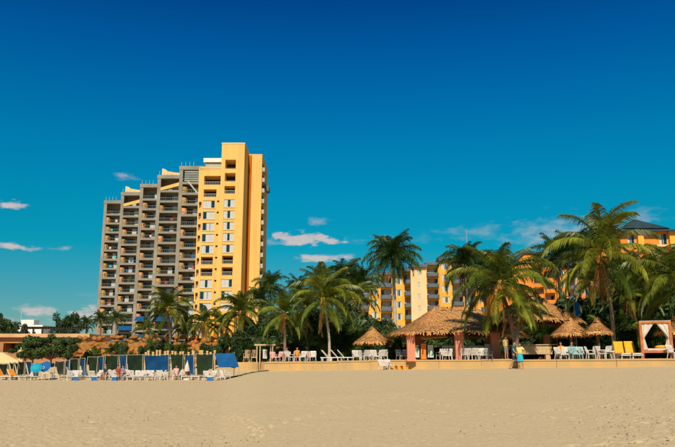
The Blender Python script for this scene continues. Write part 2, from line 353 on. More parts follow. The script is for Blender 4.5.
# ------------------------------------------------------------------ tower
def railing_mesh(name, w, h, n, m, t=.05):
    mb = MB().box(0, w, -.03, .03, h-.07, h).box(0, w, -.025, .025, .06, .11)
    for i in range(n+1): x = (w-t)*i/n; mb.box(x, x+t, -.02, .02, .11, h-.07)
    return mb.mesh(name, m)
def build_tower():
    O = Vector((-24.7, 176, 1.9))
    T = thing('apartment_tower', 'tall stepped yellow and grey apartment tower with rows of recessed balconies', 'building', O)
    def P(name, mb, m, par=T, **k): return part(name, mb, m, par, **k)
    # --- window kit (local origin = lower left corner of opening, y=0 at the glass)
    def window_kit(w, h):
        fr = MB(); t = .09
        fr.box(0, w, -.05, .03, 0, t).box(0, w, -.05, .03, h-t, h)
        for x in (0, w/3-t/2, 2*w/3-t/2, w-t): fr.box(x, x+t, -.05, .03, t, h-t)
        pane = MB().box(.02, w-.02, .035, .05, .05, h-.05)
        return fr.mesh('window_frame', M['rail']), pane.mesh('pane', M['glass'])
    def curtain(a, b, h):
        mb = MB(); n = max(3, int((b-a)/.18))
        for i in range(n):
            x0 = a+(b-a)*i/n; x1 = a+(b-a)*(i+1)/n; y0 = -.012-.035*(i % 2); y1 = -.012-.035*((i+1) % 2)
            mb.quad((x0, y0, .08), (x1, y1, .08), (x1, y1, h-.12), (x0, y0, h-.12))
        return mb.mesh('curtain', M['curtain'])
    cvar = {}; sills = {}
    def window(x, z, w, h, y, pat):
        key = (round(w, 2), round(h, 2))
        if key not in cvar: cvar[key] = (*window_kit(w, h), {})
        fr, pn, cs = cvar[key]
        o = inst('window', fr, T, (x, y, z)); inst('pane', pn, o)
        if key not in sills: sills[key] = MB().box(-.12, w+.12, -.36, -.21, -.16, -.02).mesh('sill', M['cream'])
        inst('sill', sills[key], o)
        for a, b in pat:
            kk = (a, b)
            if kk not in cs: cs[kk] = curtain(.08+a*(w-.16), .08+b*(w-.16), h)
            inst('curtain', cs[kk], o, (0, .0, 0))
    PATS = [[(0, .34), (.66, 1)], [(0, .4), (.62, 1)], [(0, 1)], [(0, .62), (.8, 1)], [(.3, 1)], [(0, .3), (.6, 1)], [(0, .7)], [(.36, .62), (.66, 1)]]
    # all tower coordinates below are world; convert with lx/ly/lz
    lx = lambda x: x-O.x
    ly = lambda y: y-O.y
    lz = lambda z: z-O.z
    rows = [16.4+3.0*i for i in range(-4, 10)]                      # window centre heights
    # --- right projecting block
    x0, x1 = -30.8, -24.7; H = []
    for i, z in enumerate(rows):
        if i == 13+1: pass
        a, b = -29.75, -26.95
        opn = i in (8, 7)
        if opn: H.append((lx(a), lx(b), lz(z-1.05), lz(z+1.1), 2.4))
        else: H.append((lx(a), lx(b), lz(z-1.05), lz(z+1.0), .28))
    TOPR = [(47.0, 2.1), (50.45, 2.3), (54.0, 2.5)]
    for z, hh in TOPR: H.append((lx(-29.75), lx(-26.95), lz(z-hh/2), lz(z+hh/2), 3.2))
    mb = MB().holes(lx(x0), lx(x1), 0, lz(59.6), H, 0, .28)
    mb.quad((lx(x1), 0, 0), (lx(x1), 8.6, 0), (lx(x1), 8.6, lz(59.6)), (lx(x1), 0, lz(59.6)))
    mb.quad((lx(x0), 8.6, 0), (lx(x0), 0, 0), (lx(x0), 0, lz(59.6)), (lx(x0), 8.6, lz(59.6)))
    mb.quad((lx(x0), 0, lz(59.6)), (lx(x1), 0, lz(59.6)), (lx(x1), 8.6, lz(59.6)), (lx(x0), 8.6, lz(59.6)))
    P('wall', mb, M['yellow'])
    P('roof_coping', MB().box(lx(x0)-.08, lx(x1)+.08, -.1, 8.7, lz(59.6)+.003, lz(59.95)), M['cream'])
    rl = railing_mesh('railing', 2.78, 1.0, 7, M['rail'], .06); inner = MB().box(.02, 2.78, 0, .04, .02, 2.0).mesh('shade_panel', M['dark'])  # inner: near-black panel that paints in the loggia's deep shade
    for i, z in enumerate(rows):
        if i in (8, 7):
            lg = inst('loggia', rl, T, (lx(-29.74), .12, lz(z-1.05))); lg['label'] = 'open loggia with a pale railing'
            inst('door', inner, lg, (0, 2.2, 0))  # dark panel standing in for the shade inside, not a real door
        else: window(lx(-29.75), lz(z-1.05), 2.8, 2.05, .2, random.choice(PATS))
    for q, (z, hh) in enumerate(TOPR):
        lg = inst('loggia', rl, T, (lx(-29.74), .35 if q else .12, lz(z-hh/2)), (0, 0, 0), (1, 1, .95 if q == 0 else .3)); inst('door', inner, lg, (0, 2.55, 0), (0, 0, 0), (1, 1, 1.0 if q == 0 else 3.4))  # top loggias get the same painted-in shade panel at the back
    # --- left part of the yellow front
    x0, x1 = -36.8, -30.8; H = []; yF = 1.0
    for i, z in enumerate(rows):
        opn = i in (8, 7)
        H.append((lx(-35.4), lx(-32.3), lz(z-1.1), lz(z+.95), 2.2 if opn else .28))
        H.append((lx(-31.75), lx(-31.2), lz(z+.45), lz(z+.95), .4))
        H.append((lx(-36.5), lx(-35.85), lz(z-1.2), lz(z+.6), 1.4))
    H.append((lx(-35.4), lx(-32.0), lz(45.3), lz(47.4), 2.4)); H.append((lx(-35.4), lx(-31.0), lz(48.6), lz(51.1), 2.6))
    mb = MB().holes(lx(x0), lx(x1)-.004, 0, lz(52.6), H, yF, .28)
    mb.quad((lx(x0), yF+9, 0), (lx(x0), yF, 0), (lx(x0), yF, lz(52.6)), (lx(x0), yF+9, lz(52.6)))
    mb.quad((lx(x0), yF, lz(52.6)), (lx(x1), yF, lz(52.6)), (lx(x1), yF+9, lz(52.6)), (lx(x0), yF+9, lz(52.6)))
    P('wall', mb, M['yellow'])
    rl2 = railing_mesh('railing', 3.06, 1.0, 8, M['rail'], .06); rn = railing_mesh('railing', .61, .85, 2, M['rail'])
    in2 = MB().box(.02, 3.06, 0, .04, .02, 1.95).mesh('shade_panel', M['dark'])  # wider dark panel, shade put into its colour
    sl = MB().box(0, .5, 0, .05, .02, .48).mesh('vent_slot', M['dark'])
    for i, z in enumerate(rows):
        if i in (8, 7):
            lg = inst('loggia', rl2, T, (lx(-35.38), yF+.12, lz(z-1.1))); inst('door', in2, lg, (0, 2.0, 0))  # dark backing paints the shade deep in the loggia
        else: window(lx(-35.4), lz(z-1.1), 3.1, 2.05, yF+.2, random.choice(PATS))
        inst('vent_slot', sl, T, (lx(-31.72), yF+.3, lz(z+.46)))
        lg = inst('narrow_loggia', rn, T, (lx(-36.48), yF+.1, lz(z-1.2)))
    for x, z, w_ in ((-35.38, 45.3, 3.36), (-35.38, 48.6, 4.36)):
        lg = inst('loggia', railing_mesh('railing', w_, .9, int(w_/.4), M['rail'], .06), T, (lx(x), yF+.12, lz(z))); part('door', MB().box(.02, w_, 0, .04, .02, 2.0), M['dark'], lg, (0, 2.1, 0))  # dark panel at the back again holds painted shade
    # parapet pierced with small gaps, pale penthouse roof
    mb = MB(); xs = -36.8
    for i in range(14): mb.box(lx(-36.8+.43*i), lx(-36.8+.43*i+.26), yF, yF+.25, lz(52.6), lz(53.2))
    mb.box(lx(-36.8), lx(-30.81), yF-.03, yF+.28, lz(53.2), lz(53.5)); P('parapet', mb, M['yellow'])
    P('penthouse', MB().box(lx(-35.6), lx(-30.85), yF+2.2, yF+9, lz(52.61), lz(55.4)), M['palegrey'])
    P('penthouse_roof', MB().box(lx(-36.1), lx(-30.83), yF+1.6, yF+9.2, lz(55.4)+.003, lz(56.5)), M['whitepaint'])
    # --- set-back right part with small side balconies
    yS = 8.0; a, b = -24.69, -20.9
    mb = MB().box(lx(a), lx(b), yS, yS+16, 0, lz(59.3)); P('side_wall', mb, M['yellow'])
    P('shade_strip', MB().box(lx(a)+.02, lx(a)+.9, yS-.5, yS-.003, 0, lz(58.8)), M['shadeorange'])  # shade next to the projecting block, painted as a darker strip
    sb = MB().box(0, .75, -.1, 4.2, 0, .22).box(.62, .72, -.05, 4.1, .22, 1.15).box(0, .62, -.05, .05, .22, 1.15)
    sbm = sb.mesh('side_balcony', M['palegrey']); dk = MB().box(0, .06, .2, 3.6, .25, 2.4).mesh('door', M['dark'])
    for i in range(17):
        o = inst('side_balcony', sbm, T, (lx(b), yS+.7, 4.6+3.0*i)); inst('door', dk, o)
    P('side_pod', MB().box(lx(b)+.003, lx(b)+1.6, yS+4, yS+7, lz(49.8), lz(51.2)), M['slate'])
    # --- five stepped balcony bays
    BAY = [(-77.1, 222.), (-68.1, 211.), (-59.3, 201.), (-51.5, 191.), (-43.2, 182.)]
    NX = [-68.1, -59.3, -51.5, -43.2, -36.8]
    orange = {}
    arc = MB(); n = 8
    for i in range(n):                                              # curved privacy wall
        a0 = -math.pi/2*.2+math.pi*1.2*i/n-math.pi/2; a1 = -math.pi/2*.2+math.pi*1.2*(i+1)/n-math.pi/2
        p = lambda a, r: (r*math.cos(a)*.95, 1.1+r*math.sin(a)*1.05)
        (xa, ya), (xb, yb) = p(a0, 1.0), p(a1, 1.0)
        arc.quad((xa, ya, 0), (xb, yb, 0), (xb, yb, 2.25), (xa, ya, 2.25))
    arc.f.append(tuple(len(arc.v)+i for i in range(n+1)))
    arc.v += [(math.cos(-math.pi*.6+math.pi*1.2*i/n)*.95, 1.1+math.sin(-math.pi*.6+math.pi*1.2*i/n)*1.05, 2.25) for i in range(n+1)]
    arcm = arc.mesh('privacy_wall', M['peach'])
    porth = MB().ball((0, 0, 0), (.24, .05, .28), 8, 4).mesh('porthole', M['dark'])
    for bi, (bx, by) in enumerate(BAY):
        w = NX[bi]-bx+1.2; top = 54.2; X0 = lx(bx); Y0 = ly(by); pil = .95; wi = w-pil
        # body behind the balconies
        mb = MB().box(X0+.3, X0+w+4, Y0+3.2, Y0+13, 0, lz(top)); P('core_wall', mb, M['tan'])
        P('pillar', MB().box(X0, X0+pil, Y0, Y0+12.5, 0, lz(top)), M['concrete'])
        slab = MB().box(0, wi, 0, 3.19, -.34, 0).box(0, wi, 0, .16, 0, .22).mesh('balcony', M['concrete'])
        rail = railing_mesh('railing', wi, .98, int(wi/.5), M['balrail'], .045)
        door = MB().box(1.0, 2.9, 3.12, 3.17, 0, 2.3).mesh('sliding_door', M['glass'])
        cur = MB()
        for i in range(6): x = 2.95+i*.26; cur.quad((x, 3.08-.05*(i % 2), .03), (x+.26, 3.08-.05*((i+1) % 2), .03), (x+.26, 3.08-.05*((i+1) % 2), 2.3), (x, 3.08-.05*(i % 2), 2.3))
        curm = cur.mesh('curtain', M['curtain'])
        door2 = MB().box(2.2, 4.6, 3.12, 3.17, 0, 2.3).mesh('sliding_door', M['glass'])
        pier = MB().box(4.7, 5.2, .3, 2.56, 0, 2.65).mesh('party_pier', M['concrete'])
        for k in range(1, 17):
            z = 2.5+3*k
            o = inst('balcony', slab, T, (X0+pil, Y0, lz(z)))
            inst('railing', rail, o, (0, .1, .2)); r = random.random()
            top2 = k == 16 or (bi in (1, 3) and k == 15)
            if not top2 and random.random() < .88: inst('privacy_wall', arcm, o, (0, .2, .003), (0, 0, 0), (random.uniform(.95, 1.35), 1.15, random.uniform(.8, .98))); (inst('porthole', porth, o, (random.uniform(.6, 1.3), .38, random.uniform(1.1, 1.6)), (0, 0, 0), random.uniform(.6, 1.1)) if random.random() < .7 else None)
            inst('sliding_door', door if r < .75 else door2, o)
            if r < .65 or .75 < r < .95: inst('curtain', curm, o, (random.choice((0, .5, -.6, .2)), -random.choice((0, .9, 1.5)), 0), (0, 0, 0), (random.uniform(.7, 1.1), 1, 1))
            if random.random() < .22:
                tw = random.uniform(.5, .9); tx = random.uniform(1.6, 3.6); part('towel', MB().box(tx, tx+tw, -.045, -.036, .5, 1.2).box(tx, tx+tw, -.036, .045, 1.2, 1.21), M[random.choice(('whitefab', 'turq', 'whitefab', 'redcloth', 'bluefab', 'pinkcloth'))], o, (0, .1, 0))
            if random.random() < .3: part('air_conditioner', MB().box(0, .8, 0, .3, 0, .55).box(.08, .5, -.015, -.001, .06, .48), M['rail'], o, (random.uniform(2.0, 3.8), 2.7, random.choice((.003, 1.9))))
        rb = MB().box(X0-.1, X0+w, Y0-.12, Y0+13, lz(top), lz(55.25)); P('roof_band', rb, M['concrete'])
        for q in range(4): P('roof_post', MB().box(X0+.4+q*1.1, X0+.46+q*1.1, Y0+.2, Y0+.26, lz(55.25), lz(56.5)), M['rail'])
        if bi in (0, 2):   # white curved roof parapet on the shoulder of the next bay
            pass
        if bi in (1, 3):
            # diagonal stair parapet
            mb = MB().prism([(X0+1.0, Y0-.16, lz(50.6)), (X0+1.0, Y0-.16, lz(51.5)), (X0+w-1.4, Y0-.16, lz(53.6)), (X0+w-1.4, Y0-.16, lz(52.5))], (0, .14, 0)); P('stair_parapet', mb, M['yellow'])
            n = 9; pts = []
            for q in range(n+1):
                u = q/n; pts.append((X0+.9+u*(w-2.0), Y0+.9, lz(55.25+1.75-.9*math.sin(u*math.pi*.62)+(.45 if u < .12 else 0))))
            for q in range(n): mb2 = None
            mb = MB(); bot = [(p[0], p[1], lz(55.26)) for p in pts]; mb.prism(bot+pts[::-1], (0, .4, 0)); P('curved_parapet', mb, M['cream'])
        if bi == 3: P('stair_wall', MB().box(X0+w-1.9, X0+w-.9, Y0-.25, Y0+4, lz(50.8), lz(57.2)), M['orange'])
        if bi == 4:
            for q in range(5): P('louvre', MB().box(X0+1.4, X0+5.6, Y0+.05, Y0+.15, lz(51.0+q*.62), lz(51.0+q*.62+.40)), M['greenrail'])
            P('stair_flight', MB().prism([(X0+2.2, Y0-.1, lz(50.9)), (X0+2.7, Y0-.1, lz(50.9)), (X0+5.4, Y0-.1, lz(47.6)), (X0+4.9, Y0-.1, lz(47.6))], (0, .3, 0)), M['palegrey'])
            P('roof_frame', MB().box(X0+5.2, X0+5.7, Y0-.2, Y0+.3, lz(50), lz(54.2)), M['concrete'])
    # link strip of the facade between bays and yellow front
    # blue awnings at the foot
    aw = MB().prism([(0, 0, 0), (0, 0, .25), (0, -2.4, -.9), (0, -2.4, -1.15)], (5.4, 0, 0)).mesh('awning', M['blue'])
    for bx, by, z in ((-66.5, 211, 13.2), (-58, 201, 15.4), (-58.5, 201, 10.2), (-66.8, 211, 8.9), (-75.5, 222, 9.6), (-50.3, 191, 14.6)):
        inst('awning', aw, T, (lx(bx), ly(by)-.15, lz(z)))
    # ochre entrance block
    mb = MB().holes(lx(-33.4), lx(-25.6), 0, lz(15.0), [(lx(-33), lx(-32.3), lz(3), lz(14)), (lx(-30.5), lx(-29.5), lz(3), lz(14)), (lx(-28.4), lx(-26.2), lz(3), lz(14))], -4.0, 1.2)
    mb.quad((lx(-33.4), -4, lz(15)), (lx(-25.6), -4, lz(15)), (lx(-25.6), -.01, lz(15)), (lx(-33.4), -.01, lz(15)))
    mb.quad((lx(-25.6), -4, 0), (lx(-25.6), -.01, 0), (lx(-25.6), -.01, lz(15)), (lx(-25.6), -4, lz(15))); P('entrance_block', mb, M['amber'])
build_tower()

# ------------------------------------------------------------------ yellow hotel wings
def hotel(name, label, px0, d, ztop, cols, rz=0, fh=3.0, roof='flat', x0=None):
    X = x0 if x0 is not None else at(px0, 300, d).x
    T = thing(name, label, 'building', (X, d, 1.9), rz)
    x = 0; top = ztop-1.9
    winc = {}
    for typ, w, mname, y, dt in cols:
        H = []; zt = top+dt; z = zt-.55-2.4; lev = []
        while z > 1.0: lev.append(z); z -= fh
        if typ == 'B':
            for z in lev: H.append((x+.25, x+w-.25, z, z+2.35, 1.5))
        elif typ == 'W':
            for z in lev: H.append((x+w*.2, x+w*.8, z+.55, z+2.2, .25))
        elif typ == 'P':
            for q, z in enumerate(lev): H.append((x+w*.42, x+w*.58, z+.9, z+2.2, .25))
        mb = MB().holes(x, x+w, 0, zt, H, y, .25)
        for xx, sgn in ((x, 1), (x+w, -1)):
            q = [(xx, y, 0), (xx, y+14, 0), (xx, y+14, zt), (xx, y, zt)]; mb.quad(*(q if sgn < 0 else q[::-1]))
        part('wall', mb, M[mname], T)
        key = (typ, round(w, 2))
        if key not in winc:
            if typ == 'B':
                ww = w-.5
                bal = MB(); n = 8; pr = []
                for q in range(n+1):
                    u = q/n; pr.append((-.1+u*(ww+.2), -.35-.75*math.sin(u*math.pi)**.6))
                bal.prism([(a, b, -.2) for a, b in pr]+[(ww+.1, -.003, -.2), (-.1, -.003, -.2)], (0, 0, .22))
                for q in range(n): bal.prism([(pr[q][0], pr[q][1], .02), (pr[q+1][0], pr[q+1][1], .02), (pr[q+1][0], pr[q+1][1]+.08, .02), (pr[q][0], pr[q][1]+.08, .02)], (0, 0, .80))
                fr = MB(); t = .09
                for q in range(4): a = ww*q/3-(t if q == 3 else t/2 if q else 0); fr.box(a, a+t, 0, .08, 0, 2.3)
                fr.box(0, ww, 0, .08, 2.2, 2.3)
                cu = MB(); n = int(ww*.72/.2)
                for q in range(n): a = .1+q*.2; cu.quad((a, .09+.04*(q % 2), .05), (a+.2, .09+.04*((q+1) % 2), .05), (a+.2, .09+.04*((q+1) % 2), 2.2), (a, .09+.04*(q % 2), 2.2))
                winc[key] = (bal.mesh('balcony', M['slate'] if mname != 'orange' else M['orange']), fr.mesh('window_frame', M['rail']), MB().box(.03, ww-.03, .15, .17, 0, 2.25).mesh('pane', M['glass']), cu.mesh('curtain', M['curtain']))
            else:
                ww = w*.6 if typ == 'W' else w*.16; hh = 1.65 if typ == 'W' else 1.3
                fr = MB().box(0, .08, 0, .08, 0, hh).box(ww-.08, ww, 0, .08, 0, hh).box(.08, ww-.08, 0, .08, 0, .08).box(.08, ww-.08, 0, .08, hh-.08, hh).box(ww/2-.04, ww/2+.04, 0, .08, .08, hh-.08)
                cu = MB(); n = max(2, int(ww/.2))
                for q in range(n):
                    if typ == 'W' and abs(q-n*.5) < n*.13: continue
                    a = .04+q*(ww-.08)/n; b = .04+(q+1)*(ww-.08)/n; cu.quad((a, .09+.03*(q % 2), .05), (b, .09+.03*((q+1) % 2), .05), (b, .09+.03*((q+1) % 2), hh-.05), (a, .09+.03*(q % 2), hh-.05))
                winc[key] = (None, fr.mesh('window_frame', M['rail']), MB().box(.02, ww-.02, .14, .16, .02, hh-.02).mesh('pane', M['glass']), cu.mesh('curtain', M['curtain']))
        bal, fr, pn, cu = winc[key]
        for z in lev:
            if typ == 'B':
                o = inst('balcony', bal, T, (x+.25, y, z)); f = inst('window_frame', fr, o, (0, 1.25, .02)); inst('pane', pn, o, (0, 1.25, .02))
                inst('curtain', cu, o, (random.choice((0, .25*w, .1*w)), 1.25, .02))
            else:
                o = inst('window_frame', fr, T, (x+w*(.2 if typ == 'W' else .42), y+.05, z+(.55 if typ == 'W' else .9))); inst('pane', pn, o); inst('curtain', cu, o)
        if roof == 'flat': part('roof', MB().box(x-.15, x+w+.15, y-.9-.01*x, y+14.1, zt+.003, zt+.75), M['slate'], T)
        x += w
    return T, x
hotel('hotel_wing', 'yellow hotel wing with curved grey balconies and a cream stair tower behind royal palm', 343, 176, 24.4,
      [('W', 3.2, 'cream', 1.5, -4.5), ('B', 3.6, 'amber', .8, -2.6), ('W', 2.6, 'amber', .4, -2.6), ('B', 3.3, 'amber', 0, 0), ('W', 2.8, 'amber', -.6, 0), ('B', 3.2, 'amber', .2, .9)])
hotel('hotel_stair_block', 'cream hotel stair block with grey roof slab between two yellow balcony wings', 411.2, 174.5, 26.2, [('P', 4.0, 'cream', 0, 0)])
hotel('hotel_wing', 'yellow hotel wing under a raised grey roof beside the cream stair block', 426.5, 188, 29.5,
      [('B', 3.6, 'amber', 0, -.8), ('W', 3.4, 'amber', -.5, .3), ('B', 3.4, 'yellow', .4, .3), ('B', 3.4, 'amber', 1.4, -1.6), ('W', 3.0, 'amber', 1.4, -2.4)])
T3, _ = hotel('hotel_wing', 'orange hotel wing with stepped balconies seen between palm trunks', 533, 190, 32.0,
      [('B', 3.4, 'orange', 0, 0), ('B', 3.4, 'amber', 1, -1.5), ('W', 3, 'orange', 0, -3.5), ('B', 3.6, 'amber', 1, -3.5), ('W', 3, 'orange', 0, -6), ('B', 3.6, 'amber', 1, -6)], roof='flat')
# slanted orange gable building behind the middle palm
p = at(507, 300, 182); G = thing('gabled_hotel_block', 'orange hotel block with a slanting dark roof edge behind coconut palm', 'building', (p.x, 182, 1.9))
zt = at(510, 270, 182).z-1.9; z2 = at(530, 254, 182).z-1.9
mb = MB().prism([(-4.5, 0, 0), (7.4, 0, 0), (7.4, 0, z2), (5.2, 0, z2), (-4.5, 0, zt-4.0)], (0, 10, 0)); part('wall', mb, M['orange'], G)
mb = MB().prism([(-5.0, -.6, zt-4.3), (5.1, -.6, z2+.05), (7.8, -.6, z2+.05), (7.8, -.6, z2+.7), (5.0, -.6, z2+.7), (-5.0, -.6, zt-3.7)], (0, 11, 0)); part('roof', mb, M['darkroof'], G)
# pavilion roof block at far right
d = 150; p = at(622, 260, d); X0 = p.x; e = at(640, 231, d).z; pk = at(648, 214.5, d).z
G = thing('hotel_pavilion', 'orange top-floor hotel pavilion under a dark teal hipped roof', 'building', (X0, d, 1.9)); ez = e-1.9; pz = pk-1.9
H = [(1.6, 3.2, ez-2.7, ez-.9), (8.6, 10.4, ez-3.0, ez-.6), (13, 15, ez-3, ez-.6)]
mb = MB().holes(0, 20, 0, ez, H, 0, .3).quad((0, 10, 0), (0, 0, 0), (0, 0, ez), (0, 10, ez)); part('wall', mb, M['orange'], G)
for a, b, c, dd in H:
    w = MB().box(a, a+.12, .1, .25, c, dd).box(b-.12, b, .1, .25, c, dd).box((a+b)/2-.06, (a+b)/2+.06, .1, .25, c, dd); o = part('window_frame', w, M['rail'], G)
    part('pane', MB().box(a, b, .26, .28, c, dd), M['glass'], o)
    part('curtain', MB().box(a+.1, a+(b-a)*.35, .2, .25, c, dd), M['curtain'], o)
for x in (3.6, 10.6): part('pier', MB().box(x, x+1.3, -.8, -.003, ez-4.6, ez-.2), M['amber'], G)
part('balcony', MB().box(7.4, 14, -1.3, -.003, ez-3.7, ez-3.3), M['cream'], G)
mb = MB(); a = [(-2.2, -1.8, ez), (22, -1.8, ez), (22, 12, ez), (-2.2, 12, ez)]; r1 = (5.6, 5, pz); r2 = (8.0, 5, pz-.6)
low = [(1.2, 0.2, ez+.7), (11.5, 0.2, ez+.7), (11.5, 9.5, ez+.7), (1.2, 9.5, ez+.7)]
rid = [(1.5, 5, ez+1.2), (20, 5, ez+1.2)]
mb.quad(a[0], a[1], rid[1], rid[0]); mb.tri(a[0], rid[0], a[3]); mb.quad(a[2], a[3], rid[0], rid[1]); mb.tri(a[1], a[2], rid[1])
for i in range(4): mb.tri(low[i], low[(i+1) % 4], r1)
mb.quad(a[3], a[2], a[1], a[0]); mb.quad(*low)
part('roof', mb, M['darkroof'], G); part('eave_board', MB().box(-2.25, 22.05, -1.9, -1.81, ez-.35, ez+.05), M['darkroof'], G)
# radio mast
p = at(467, 246, 205); z = at(467, 229, 205).z
tag(part('radio_mast', MB().tube([(0, 0, 0), (0, 0, z*.6), (0, 0, z)], [.28, .2, .06], 6).box(-.5, .5, -.04, .04, z*.9, z*.9+.1), M['pole'], None, (p.x, 205, 0)), 'thin pale radio mast rising above the palm crowns', 'mast')

# ------------------------------------------------------------------ low buildings at left
d = 88.0
xl, xr = at(-40, 350, d).x, at(88, 350, d).x
M['clubwall'] = mat('dull_orange_render', (.47, .215, .085), .9, .15, .5, col2=(.36, .17, .075)); M['clubroof'] = mat('peach_roof_edge', (.60, .34, .18), .9, .1, .4)
G = thing('beach_club_building', 'low orange flat-roofed beach club with wide dark opening behind spreading tree', 'building', (xl, d, 1.2)); w = xr-xl
zr = at(20, 337.5, d).z-1.2; zs = at(20, 343, d).z-1.2; zo = at(20, 352, d).z-1.2
oa, ob = at(3, 350, d).x-xl, at(32, 350, d).x-xl
mb = MB().holes(0, w, -.5, zr, [(oa, ob, zo, zs, 3.), (ob+2.2, ob+3.6, 1.2, zs-.4, 1.0), (ob+5.0, ob+6.2, 1.0, zs-.5, 1.0)], 0, .3).quad((w, 0, -.5), (w, 8, -.5), (w, 8, zr), (w, 0, zr)); part('wall', mb, M['clubwall'], G)
part('roof_slab', MB().box(-.3, w+.3, -.7, 9, zr+.003, zr+.45), M['clubroof'], G)
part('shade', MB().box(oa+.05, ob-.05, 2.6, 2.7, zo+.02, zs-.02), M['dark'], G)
part('ramp_wall', MB().prism([(0, -2.2, -.5), (oa+4.2, -2.2, -.5), (oa+4.2, -2.2, .4), (oa+1.0, -2.2, zo-.1), (0, -2.2, zo+.2)], (0, .4, 0)), M['cream'], G)
part('pillar', MB().box(oa+2.3, oa+3.0, -1.0, -.6, 0, zs-.5), M['cream'], G)
# pergola on the roof
G2 = thing('roof_pergola', 'dark timber pergola standing on the beach club roof', 'pergola', (at(24, 337, d+3).x, d+3, 1.2+zr+.45)); wp = at(86, 337, d+3).x-at(24, 337, d+3).x
part('beam', MB().box(-.3, wp+.3, -.1, .1, .75, .95), M['dark'], G2)
for k in range(8): part('post', MB().box(k*wp/7-.09, k*wp/7+.09, -.09, .09, 0, .75), M['dark'], G2)
for k in range(24): part('rafter', MB().box(k*wp/23-.05, k*wp/23+.05, -.5, 1.8, .953, 1.06), M['dark'], G2)
# white building far left
d = 240; x0 = at(8, 330, d).x; x1 = at(42, 330, d).x; z1 = at(20, 325, d).z; z2 = at(20, 319.5, d).z
G = thing('white_building', 'distant white flat-roofed building with a rooftop block and mast', 'building', (x0, d, 1.5))
H = [(1.2+i*2.4, 2.4+i*2.4, z1-5.2, z1-3.8) for i in range(4)]
mb = MB().holes(0, x1-x0, 0, z1-1.5, [(a, b, c, e) for a, b, c, e in H], 0, .3).box(0, x1-x0, .5, 9, 0, z1-1.52); part('wall', mb, M['whitepaint'], G)
part('roof_block', MB().box(3.6, 8.0, 1.5, 6, z1-1.5, z2-1.5).box(.2, 2.4, 1.5, 6, z1-1.5, z1-.6), M['whitepaint'], G)
for a, b, c, e in H: part('pane', MB().box(a+.02, b-.02, .2, .25, c+.02, e-.02), M['glass'], G)
part('mast', MB().tube([(3.2, 2, z1-1.5), (3.2, 2, z2+1.2)], .09, 5), M['rail'], G)

# ------------------------------------------------------------------ boulder bank, posts
SW = thing('boulder_bank', 'bank of piled orange boulders below the apartment tower', 'boulder wall', (0, 0, 0))
stm = []
for q in range(5):
    b = MB().ball((0, 0, 0), 1, 9, 6, .24); stm.append(b.mesh('boulder', M['rock'], True))
backb = MB(); xa, xb = at(72, 350, 79).x, at(226, 350, 79).x
backb.prism([(xa, 76.6, 1.0), (xa, 81, 1.0), (xa, 81, 4.4), (xa, 79.2, 4.2)], (xb-xa, 0, 0)); part('bank_fill', backb, M['rock'], SW)
random.seed(21)
for row in range(8):
    x = xa+random.uniform(0, .5)
    while x < xb:
        r = random.uniform(.17, .36); y = 77.0+row*.40+random.uniform(-.2, .2); z = 1.7+row*.43+random.uniform(-.15, .15)
        if random.random() < .74: inst('boulder', random.choice(stm), SW, (x, y, z), (random.uniform(-.5, .5), random.uniform(-.5, .5), random.uniform(0, 6)), (r*random.uniform(.8, 1.7), r, r*random.uniform(.6, 1.2)))
        x += r*1.75
BL = thing('balustrade', 'row of short ochre posts standing behind the beach canopies', 'balustrade', (at(146, 356, 72).x, 72, gz(at(146, 356, 72).x, 72)))
wb = at(214, 356, 72).x-at(146, 356, 72).x; hb = at(180, 351.5, 72).z-BL.location.z
bp = MB().box(-.09, .09, -.09, .09, 0, hb).box(-.11, .11, -.11, .11, hb-.1, hb+.05).mesh('post', M['wallstone'])
for k in range(19): inst('post', bp, BL, (wb*k/18+random.uniform(-.12, .12), random.uniform(-.2, .2), 0), (0, 0, random.uniform(-.2, .2)), (1, 1, random.uniform(.93, 1.06)))
part('rail', MB().box(-.2, wb+.2, .0, .1, hb-.75, hb-.6), M['wallstone'], BL)
# wall stub at the end of the terrace
pa, pb = at(236, 366, 70), at(267, 366, 66)
mb = MB(); n = 8
for i in range(n):
    u0, u1 = i/n, (i+1)/n
    A = pa.lerp(pb, u0); B = pa.lerp(pb, u1); zt0 = at(250, 362.0, 68).z
    mb.prism([(A.x, A.y+.8*math.sin(u0*3.1), .6), (B.x, B.y+.8*math.sin(u1*3.1), .6), (B.x, B.y+.8*math.sin(u1*3.1)+.35, .6), (A.x, A.y+.8*math.sin(u0*3.1)+.35, .6)], (0, 0, zt0-.6))
tag(part('planter_wall', mb, M['wallstone']), 'short curved ochre planter wall beside the last blue canopy', 'wall')
